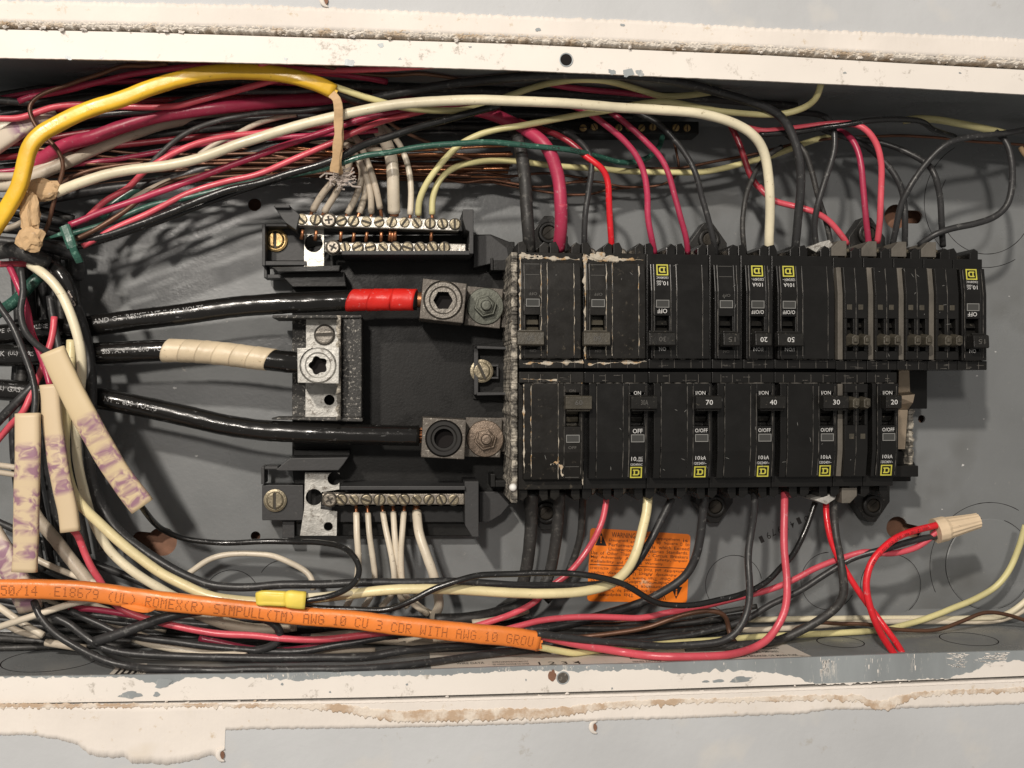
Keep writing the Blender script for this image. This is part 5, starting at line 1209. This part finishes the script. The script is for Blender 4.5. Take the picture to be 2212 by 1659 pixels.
wire('w_green', 3.4, 'faded green cable slanting in from the left edge', '-15,682,40 33,650,44 77,603,46 100,585,42', name='cable', cat='cable')
wire('w_cream', 2.7, 'glossy cream cable bending down from the knot through the marked sheaths', '66,572,60 80,581,64 107,603,66 133,636 153,680,68 167,720 175,760,68 177,803 172,850,62 165,905,58 165,960,54 170,1010 180,1053,50 193,1103 210,1145,48 235,1187 273,1223,48 320,1256 370,1284,46 400,1300,44', name='cable', cat='cable')
wire('w_butter', 2.9, 'yellowish cream cable bowing right under the sheaths and over to the 70 breaker side', '154,735,56 152,800,58 145,860 141,910,62 140,973,64 146,1023 160,1068,64 183,1100 212,1128,62 250,1163 300,1203 350,1239,62 400,1264 450,1286,64 520,1298,66 600,1300 690,1291,66 753,1284 820,1276,66 886,1273 986,1274 1106,1281,66 1206,1281 1273,1275,66 1323,1259 1356,1230,62 1376,1189 1389,1139,54 1397,1106 1400,1070,48', name='cable', cat='cable', wob=.02)
# sheaths: empty cable jackets slipped over wires
def sheath(mk, w_, h_, label, pts):
    pa = path(pts); m = MB(); m.tube(pa, w_, h_, n=22, rf=lambda t, d: 1+.05*noise.noise(Vector((d*.06, 3, 1))))
    o = m.build('cable_sheath', MT[mk], smooth=True, label=label, cat='cable sheath', group='marked sheath sleeves')
    return o, pa
sheath('sheath_marked_left', 6.6, 2.7, 'vertical tan sheath with purple marks, farthest left of the upright ones', '60,893,76 60,980,78 58,1050 57,1110,78 56,1170 53,1235,78')
sheath('sheath_marked_mid', 5.3, 2.6, 'tan sheath with purple marks between the vertical and the long slanting one', '107,831,70 112,900,71 120,960 127,1010,72 137,1060 146,1100,72 152,1148,72')
sheath('sheath_marked_long', 6.7, 2.8, 'long slanting tan sheath with purple marks lying on top, black wire at its end', '113,757,84 130,795,84 155,846 182,898,84 213,953 245,1008,82 275,1051 308,1094,80')
sheath('sheath_marked_low', 6.6, 3.2, 'pale sheath with faint purple marks in the lower left corner', '-22,1150,60 5,1195,62 30,1240 52,1285,62 66,1315,58')
sheath('sheath_marked_high', 5.0, 3.6, 'pale sheath with purple stain at the upper left edge', '-22,322,52 20,293,54 55,270,55 85,254,54 116,244,50')
wire('w_white', 4.2, 'broad white cable end at the left edge under the stained sheath', '-20,285,44 5,280,46 30,268,44', name='cable', cat='cable')
# knots of kraft paper
def knot(fx, fy, z, rx, ry, seed, label):
    c = P(fx, fy, z); bm = bmesh.new(); bmesh.ops.create_icosphere(bm, subdivisions=3, radius=1)
    for v in bm.verts:
        n_ = fbm(v.co.x*1.6+seed, v.co.y*1.6, v.co.z*1.6); f_ = abs(noise.noise(v.co*3.1+Vector((seed, 0, 0))))
        s_ = 1+.35*n_-.25*f_; v.co = Vector((v.co.x*rx*s_, v.co.y*ry*s_, v.co.z*3.2*s_))*MM
    me = bpy.data.meshes.new('paper_knot'); bm.to_mesh(me); bm.free(); me.materials.append(MT['kraft'])
    o = bpy.data.objects.new('paper_knot', me); COL.objects.link(o); o.location = c*MM; return props(o, label=label, cat='paper filler', group='crumpled paper filler knots')
knot(63, 462, 76, 5.4, 12, 1, 'crumpled tan paper filler below the yellow cable, upper lump')
knot(66, 515, 77, 7.2, 7.5, 5, 'crumpled tan paper filler, lowest round lump above the black knot')
knot(90, 410, 70, 9.5, 6.5, 9, 'crumpled tan paper filler flap beside the fat white cable')
knot(66, 433, 74, 3.4, 5, 12, 'narrow twist of tan paper filler under the yellow cable')
wire('w_white_dull', 1.7, 'short white wire stub behind the paper lump', '10,495,62 35,487,64 50,478,62')
# green tie and its tails
tr_ = path('140,489,72 146,505,73 152,522,74 157,535,74')
m = MB(); m.tube(tr_, 3.0, 1.6, n=10); gt = m.build('wire_tie', MT['w_green'], smooth=False, label='faded green tie clasped round the wires at the left', cat='wire tie')
m = MB(); m.tube(path('157,534,76 161,545,75 167,556,74 172,566,72'), 2.1, .8, n=8); o = m.build('tail', MT['w_green'], None, center=False); o.parent = gt; o.location = -gt.location
m = MB(); m.tube(path('95,517,70 115,511,72 130,506,73 145,502,73'), 1.3, .7, n=8, rf=lambda t, d: .3+t); o = m.build('tail', MT['w_green'], None, center=False); o.parent = gt; o.location = -gt.location
wire('w_black_dull', 4.6, 'broad black tape wrapped bundle at the knot on the left', '-15,545,58 30,540,62 70,552,66 100,568,60', name='cable', cat='cable')
wire('w_black', 3.6, 'thick black cable running right under the green tie', '70,520,44 110,535,50 150,545,48 165,560,40 168,600,30', name='cable', cat='cable')
# ---- lower neutral bar wires
LW = [('769,1108,30 770,1156,34 774,1206,34 772,1250,32 760,1290,28 745,1318,24', 1.95, 'white wire farthest left under the lower neutral bar'),
 ('794,1108,30 798,1156,34 806,1206,34 810,1250,32 800,1290,28 785,1310,24', 1.8, 'second white wire under the lower neutral bar'),
 ('828,1106,30 836,1156,36 846,1206,38 852,1250,36 848,1280,30 823,1310,26', 1.8, 'third white wire under the lower neutral bar, leaning right'),
 ('849,1106,30 853,1156,36 857,1206,36 858,1255,32 865,1290,26 880,1312,24', 1.8, 'fourth white wire under the lower neutral bar, squeezed in the middle'),
 ('872,1106,30 868,1156,36 866,1206,36 868,1250,34 880,1290,30 925,1327,26', 1.8, 'fifth white wire under the lower neutral bar, leaning left'),]
for s_, r, lab in LW: wire('w_white', r, lab, s_, tip0=8)
wire('w_white', 2.9, 'thick white wire with copper strands, farthest right under the lower neutral bar', '900,1105,30 905,1150,38 922,1200,42 938,1245,42 947,1283,36 948,1312,30 935,1337,24', tip0=8, tr=2.0)
wire('w_white', 1.8, 'white wire squeezed behind the orange cable under the lower neutral bar', '885,1290,20 920,1320,22 970,1338,20')
# ---- lower wires
wire('w_white', 1.8, 'beige wire arching alone over the grey plate at the lower left', '405,1240,26 450,1209,26 500,1197 553,1196,26 590,1200 630,1217 663,1236,26 676,1256,28 676,1275,28')
wire('w_black_gloss', 1.7, 'thin black wire from the long sheath looping back into the yellow connector', '300,1085,76 318,1111,66 350,1143,44 383,1159,36 433,1169 483,1173,34 553,1170 620,1170,38 686,1171 728,1178,54 760,1196,66 776,1223,72 774,1249,76 753,1271,80 715,1287,82 655,1297,82')
wire('w_cream', 1.7, 'thin cream wire leaving the yellow connector to the right', '655,1288,82 690,1287,80 730,1284,72 770,1282,66')
wire('w_black_gloss', 1.8, 'thin black wire wavering across the lower middle above the warning sticker', '640,1306,68 700,1314,70 753,1316 836,1316,72 886,1299,74 936,1274 986,1256,74 1036,1243 1106,1241,72 1173,1238 1239,1239 1306,1249,74 1356,1266 1389,1286,72 1423,1303 1489,1308,66 1539,1299 1606,1283,60 1659,1256 1689,1223,52 1709,1203 1732,1163,44 1749,1123 1762,1085,42')
wire('w_black_dull', 3.9, 'very thick dull black cable leaving the first lower breaker', '1150,1060,40 1148,1106,34 1144,1173,30 1135,1239,26 1118,1290,22 1080,1320,18', name='cable', cat='cable')
wire('w_black_dull', 3.6, 'second very thick dull black cable, leaving the first lower breaker and turning left', '1209,1060,40 1206,1106,36 1201,1166,32 1187,1239,28 1165,1280 1120,1308,30 1060,1326,34 990,1337,36 940,1338,34', name='cable', cat='cable')
wire('w_black_dull', 2.3, 'dull black wire behind the pink one below the second breaker', '1260,1065,36 1258,1106,26 1253,1160,20 1238,1210,16 1215,1260,14 1180,1300,14')
wire('w_pink', 1.9, 'pink wire leaving the second lower breaker and sweeping down left', '1312,1065,42 1306,1106,44 1293,1146,46 1266,1193,50 1223,1243,50 1189,1266,50 1156,1299,50 1106,1326,52 1060,1343 1020,1355,54 950,1366,56')
wire('w_black', 2.7, 'thick black cable leaving the 70 breaker and curving over the warning sticker', '1524,1065,42 1519,1106,40 1513,1160,38 1500,1210,36 1475,1250,34 1430,1280 1380,1303,34 1320,1322 1250,1342,36 1190,1356,36 1130,1362', name='cable', cat='cable')
wire('w_pink', 1.9, 'pink wire running along the bottom then up to the tan wire nut', '1020,1380,56 1060,1368 1106,1356,54 1173,1339 1239,1333,50 1306,1334 1389,1334 1439,1323,48 1496,1315 1589,1293,46 1659,1274 1709,1254,48 1759,1229 1826,1203,50 1870,1191 1920,1196,54 1976,1183,56 2009,1162,57 2027,1144,57')
wire('w_black', 2.0, 'black wire running with the pink one up to the tan wire nut', '1300,1392,44 1373,1389 1439,1379,44 1506,1369 1573,1353 1623,1333,44 1659,1309 1726,1276,46 1792,1236 1842,1206,50 1909,1186,56 1959,1171 1992,1163,58 2030,1158,56')
wire('w_red', 2.1, 'bright red wire from the tan wire nut looping down over everything', '2028,1134,60 1976,1146,64 1942,1159,68 1909,1183,72 1882,1216 1872,1256,74 1876,1296 1889,1339,76 1906,1376 1922,1399,76 1942,1430,74', keep=None)
redw = wire.last
wire('w_red', 1.9, 'red wire coming from the lower breakers and crossing the looping red one', '1782,1055,44 1784,1090,48 1787,1130,52 1794,1165 1808,1200,56 1826,1229 1846,1263,60 1872,1303,62 1892,1329 1919,1366,70 1939,1393 1960,1428,74', keep=None)
wire('w_pink', 2.3, 'thick pink wire dropping from the 30 breaker and curving left along the bottom', '1694,1060,44 1694,1106,50 1694,1189,56 1699,1256,60 1696,1313,66 1679,1353 1659,1380,70 1623,1401,72 1573,1413 1506,1418,74 1406,1417 1339,1408,72 1273,1396 1223,1386,74 1160,1372,76')
wire('w_black_dull', 2.5, 'scuffed thick black wire dropping from the narrow breaker and bending left', '1800,1050,40 1802,1106,50 1806,1156,56 1816,1206 1821,1249,60 1822,1286,60 1806,1313 1766,1343,56 1719,1369 1686,1382,50 1640,1390 1560,1396,44 1480,1398', rf=lambda t, d: .9 if t < .3 else 1.05)
wire('w_black', 2.2, 'black wire dropping from the 40 breaker and turning left into the orange cable', '1632,1055,42 1629,1106,50 1621,1156,58 1616,1206 1619,1256,66 1618,1306 1606,1344,70 1586,1371 1556,1387,70 1473,1394,68 1406,1394 1339,1389,70 1239,1379,76 1160,1369,80')
wire('w_cream', 1.9, 'cream wire, upper of the two straight ones along the bottom right', '1200,1375,24 1273,1356,22 1373,1346 1473,1342 1573,1339,16 1659,1337 1826,1335,14 2000,1336,14 2100,1336 2160,1331,16 2190,1318 2225,1292,18')
wire('w_white', 1.8, 'white wire, lower of the two straight ones along the bottom right', '1190,1384,30 1306,1365,28 1406,1363 1506,1362,26 1659,1360 1759,1353,22 1892,1344,18 1990,1342 2080,1343,14 2150,1341 2200,1325,14 2225,1308')
wire('w_yellow', 2.0, 'pale yellow wire from the orange cable running low then up the right edge', '1158,1397,78 1223,1409,72 1273,1415,66 1339,1413,60 1406,1408 1473,1404,50 1573,1399 1639,1393,40 1742,1388 1826,1381,34 1892,1369 1942,1354,28 1992,1339 2059,1313,22 2109,1293 2152,1266,22 2179,1233 2199,1189,26 2216,1135,30', keep=False)
wire('copper_brown', 1.5, 'brown bare wire rising in an arch and hooking down under the pink wire', '1200,1383,44 1256,1376,46 1323,1369 1406,1353,50 1473,1329,54 1523,1319 1553,1321,56 1571,1335 1574,1362,54 1586,1387,58 1601,1402,62', keep=False)
wire('copper_brown', 1.25, 'bare copper wire waving along the bottom toward the right edge', '1620,1416,60 1650,1410,58 1686,1393,52 1719,1358,44 1759,1346,40 1809,1348,34 1876,1349,36 1926,1358 1976,1362,36 2026,1361 2076,1343,34 2126,1323 2169,1327,32 2225,1343,30', keep=False)
nutp = path('2020,1147,57 2040,1142,57 2070,1135,57 2112,1125,57')
m = MB()
def nrf(t, d): 
    base = lerp(1.12, .72, min(1, t*1.05)) if t > .22 else 1.18-.1*t
    return lambda a: base*(1+.035*math.cos(a*14)*(1 if t > .22 else .2))
m.tube(nutp, 6.6, n=56, rf=nrf); wn = m.build('wire_nut', MT['nut_beige'], smooth=False, label='tan fluted wire nut joining red, pink and black wires at the right', cat='wire nut')
# ---- orange cable with dot print
wire('j_orange', 5.1, 'flat orange sheathed cable printed along its length, crossing the bottom left', '-20,1272,76 67,1272 133,1274,78 200,1279 267,1288 333,1296,80 400,1304 467,1311,80 553,1320 653,1331,80 753,1338 853,1351,80 953,1361 1020,1368 1106,1376,80 1163,1385,78', name='cable', cat='cable', flat=3.6, n=24, rf=lambda t, d: 1.0+.05*math.sin(t*9)+(.02 if t > .93 else 0))
oc, opa = wire.last
f, L_ = surf(opa, 5.1, 3.8, .22); m = MB(); s_ = 3.0
txt = '/50/14  E18679 (UL) ROMEX(R) SIMPULL(TM) AWG 10 CU 3 CDR WITH AWG 10 GROU'
pitch = (L_-6)/len(txt)
for ch in txt:
    g = DOT.get(ch, DOT[' '])
    for r_ in range(7):
        for c_ in range(5):
            if g[r_*5+c_] == '1':
                s0 = s_+pitch*.78*c_/5; a0 = 2.4-4.8*r_/6 - .2
                m.add([f(s0-.27, a0-.24), f(s0+.27, a0-.24), f(s0+.27, a0+.24), f(s0-.27, a0+.24)], [(0, 1, 2, 3)])
    s_ += pitch
b_ = m.build('cable_print', MT['ink_orange'], None, center=False); b_.parent = oc; b_.location = -oc.location
m = MB(); rr = random.Random(2)
for k in range(16):
    y = lerp(-5, 5, k/15); p = opa[-1]+Vector((0, y, 2.6*(1-(y/5.2)**2))); m.tube([p-Vector((2, 0, 0)), p+Vector((rr.uniform(.2, 2.2), rr.uniform(-.4, .4), .2))], .7, .35, n=5)
b_ = m.build('frayed_rim', MT['j_orange'], None, center=False); b_.parent = oc; b_.location = -oc.location
m = MB(); q = path('262,1309,84 290,1313,85 320,1318,85 334,1316,84'); m.tube(q, 1.6, .5, n=8, rf=lambda t, d: .2+math.sin(t*3.14)); b_ = m.build('loose_flap', MT['j_orange'], None, center=False); b_.parent = oc; b_.location = -oc.location
# yellow crimp connector
m = MB(); m.tube(path('556,1293,83 575,1292,84 600,1293 621,1294,84'), 4.2, 2.8, n=48, rf=lambda t, d: (lambda a: (.9+.1*min(1, t*6))*(1-(.10 if .12 < t < .85 and math.cos(a*7) > .55 else 0)))); yc = m.build('wire_connector', MT['nut_yellow'], smooth=True, label='yellow crimp wire connector lying on the orange cable', cat='wire connector')
m = MB(); m.tube(path('619,1294,84 628,1294,84.5 645,1296 660,1297,84'), 4.9, 3.4, n=16, rf=lambda t, d: .88+.12*min(1, t*4)); o = m.build('skirt', MT['nut_yellow'], None, center=False, smooth=True); o.parent = yc; o.location = -yc.location
# ---- lower left
wire('w_pink', 2.0, 'pink wire leaving the middle sheath and passing under the orange cable', '152,1140,68 167,1152,64 180,1189,62 200,1233,62 217,1256 233,1288,60 250,1307 283,1326,60 333,1340 400,1356,62 467,1368 553,1373 620,1380,64 686,1383 753,1376,62 830,1366 900,1362,58')
wire('w_crimson', 1.8, 'short crimson wire joining the pink one below the orange cable', '150,1313,52 200,1316 267,1326,54 330,1340,54 400,1358,50')
wire('w_crimson', 1.8, 'crimson wire low behind the pink one in the lower bundle', '430,1380,50 500,1392 560,1402,52 620,1404 686,1394,52 760,1380 860,1374,50')
wire('w_black', 2.1, 'black wire lowest of all, sweeping along just above the lower rim', '60,1270,58 73,1296,62 83,1326 117,1366,68 167,1399 233,1429,76 300,1442 367,1447,80 467,1448 553,1446 686,1445,80 820,1442 920,1431,76 1020,1417 1106,1407,66 1200,1399,56 1300,1395,50')
wire('w_black', 2.2, 'second lowest black wire sweeping along above the lower rim', '95,1305,54 113,1328,58 150,1348 183,1375,62 217,1396 267,1409,66 333,1416 433,1419,68 553,1421 686,1421,68 786,1419 853,1409,66 920,1402 1020,1394,60 1106,1388,54 1200,1392,48')
wire('w_black', 2.0, 'third black wire sweeping under the orange cable', '150,1318,56 217,1349,58 250,1365 310,1377,60 380,1386 467,1397,60 553,1405 640,1407,60 740,1392 840,1374,58 920,1366,54')
wire('w_black', 2.9, 'thick dark wire crossing the others up right below the orange cable', '205,1385,66 250,1371,68 300,1354 350,1336,68 400,1324,66 450,1316,64', name='cable', cat='cable')
wire('w_black', 2.4, 'black wire curling down below the yellow connector', '560,1335,62 590,1345,64 607,1365 600,1388,62 570,1402 520,1408,58')
wire('w_white', 1.9, 'beige wire rising right from the left edge under the orange cable', '-15,1360,62 50,1336,64 117,1315 167,1302,64 215,1295,62')
wire('w_white_dull', 3.6, 'thick dull white cable with a dark band behind the upright sheaths', '70,1100,40 85,1125,44 117,1163,46 150,1205,48 185,1250,50 215,1290,50', name='cable', cat='cable')
wire('w_white', 1.8, 'thin beige wire crossing behind the thick dull white cable', '60,1195,44 83,1209,44 133,1233,46 177,1249,50 230,1268,52')
wire('w_white_dull', 1.6, 'thin dull white wire at the left edge beside the vertical sheath', '-15,1160,40 10,1172 33,1186,44 60,1200')
wire('w_white_dull', 1.7, 'dull white wire at the left edge among the dark ones', '-15,1003,36 10,1005 40,1010,38 70,1018,36')
wire('w_white_dull', 1.7, 'lower dull white wire at the left edge among the dark ones', '-15,1018,34 10,1022 40,1026,36 75,1040,34')
wire('w_white', 2.0, 'white wire end crossing low in the lower left corner', '-15,1305,50 10,1320 45,1343,52 95,1372,54')
wire('w_white_dull', 1.8, 'dull white wire end beside it in the lower left corner', '20,1352,46 50,1367,48 88,1374,48')
wire('w_white_dull', 2.2, 'dull white wire end under the lowest black wires', '100,1388,44 140,1395,46 185,1402,46')
wire('w_white', 2.6, 'beige cable showing between the black wires at the bottom', '290,1378,48 317,1388,50 383,1401,52 467,1413,52 530,1420,48')
wire('w_white_dull', 1.3, 'thin beige wire glimpsed between the two lowest black wires', '430,1428,48 520,1432,54 600,1434,54 700,1432 810,1424,48', keep=False)
wire('w_white_dull', 3.6, 'broad dull white cable under the orange cable at the bottom middle', '420,1322,44 480,1345,46 553,1360,44 640,1350,40', name='cable', cat='cable')
wire('w_white_dull', 4.0, 'broad beige cable emerging below the orange one at the bottom', '640,1428,16 740,1412,24 800,1402,30 870,1392,34 940,1381 1000,1382,50 1060,1392,44', name='cable', cat='cable', keep=False)
wire('w_white_dull', 1.9, 'short beige wire just left of the orange sheath end', '1020,1345,40 1060,1340 1106,1330,40 1140,1320,36')
# print on the green and red wires
f, L_ = surf(gr[1], 1.7); m = MB(); a0 = slen(gr, 1130)
text(m, 'BA', lambda a, b: f(a0+4*a, 1.8*(b-.5))); text(m, '1704', lambda a, b: f(a0+15+9*a, 1.8*(b-.5))); text(m, '000', lambda a, b: f(a0+30+7*a, 1.8*(b-.5))); text(m, 'V', lambda a, b: f(a0+42+2*a, 1.8*(b-.5)))
b_ = m.build('wire_print', MT['ink'], None, center=False); b_.parent = gr[0]; b_.location = -gr[0].location
f, L_ = surf(redw[1], 2.1); m = MB(); s0 = 9
for wd in ('THHN', '12', 'AWG', '600V', '(UL)', 'GAS', 'AND', 'OIL', 'RES'):
    wl = 1.25*len(wd); text(m, wd, lambda a, b: f(s0+wl*a, 1.5*(b-.5))); s0 += wl+1.6
b_ = m.build('wire_print', MT['ink'], None, center=False); b_.parent = redw[0]; b_.location = -redw[0].location
# bare foot of breaker bracket (silvery broken tab) above and below the tandem breakers
def tab(pts, z0, z1, label):
    m = MB(); slab(m, pts, z0, z1); return m.build('metal_clip', MT['zinc'], bevel=.4, label=label, cat='metal clip')
tab([(1745, 535), (1772, 523), (1792, 518), (1812, 545), (1810, 566), (1790, 560)], 30, 52, 'crusted grey metal clip between the 50 breaker and the first upper tandem')
tab([(1758, 1080), (1790, 1070), (1806, 1045), (1812, 1052), (1804, 1078), (1786, 1090)], 30, 56, 'crusted grey metal clip below the lower row between 30 and the tandem')
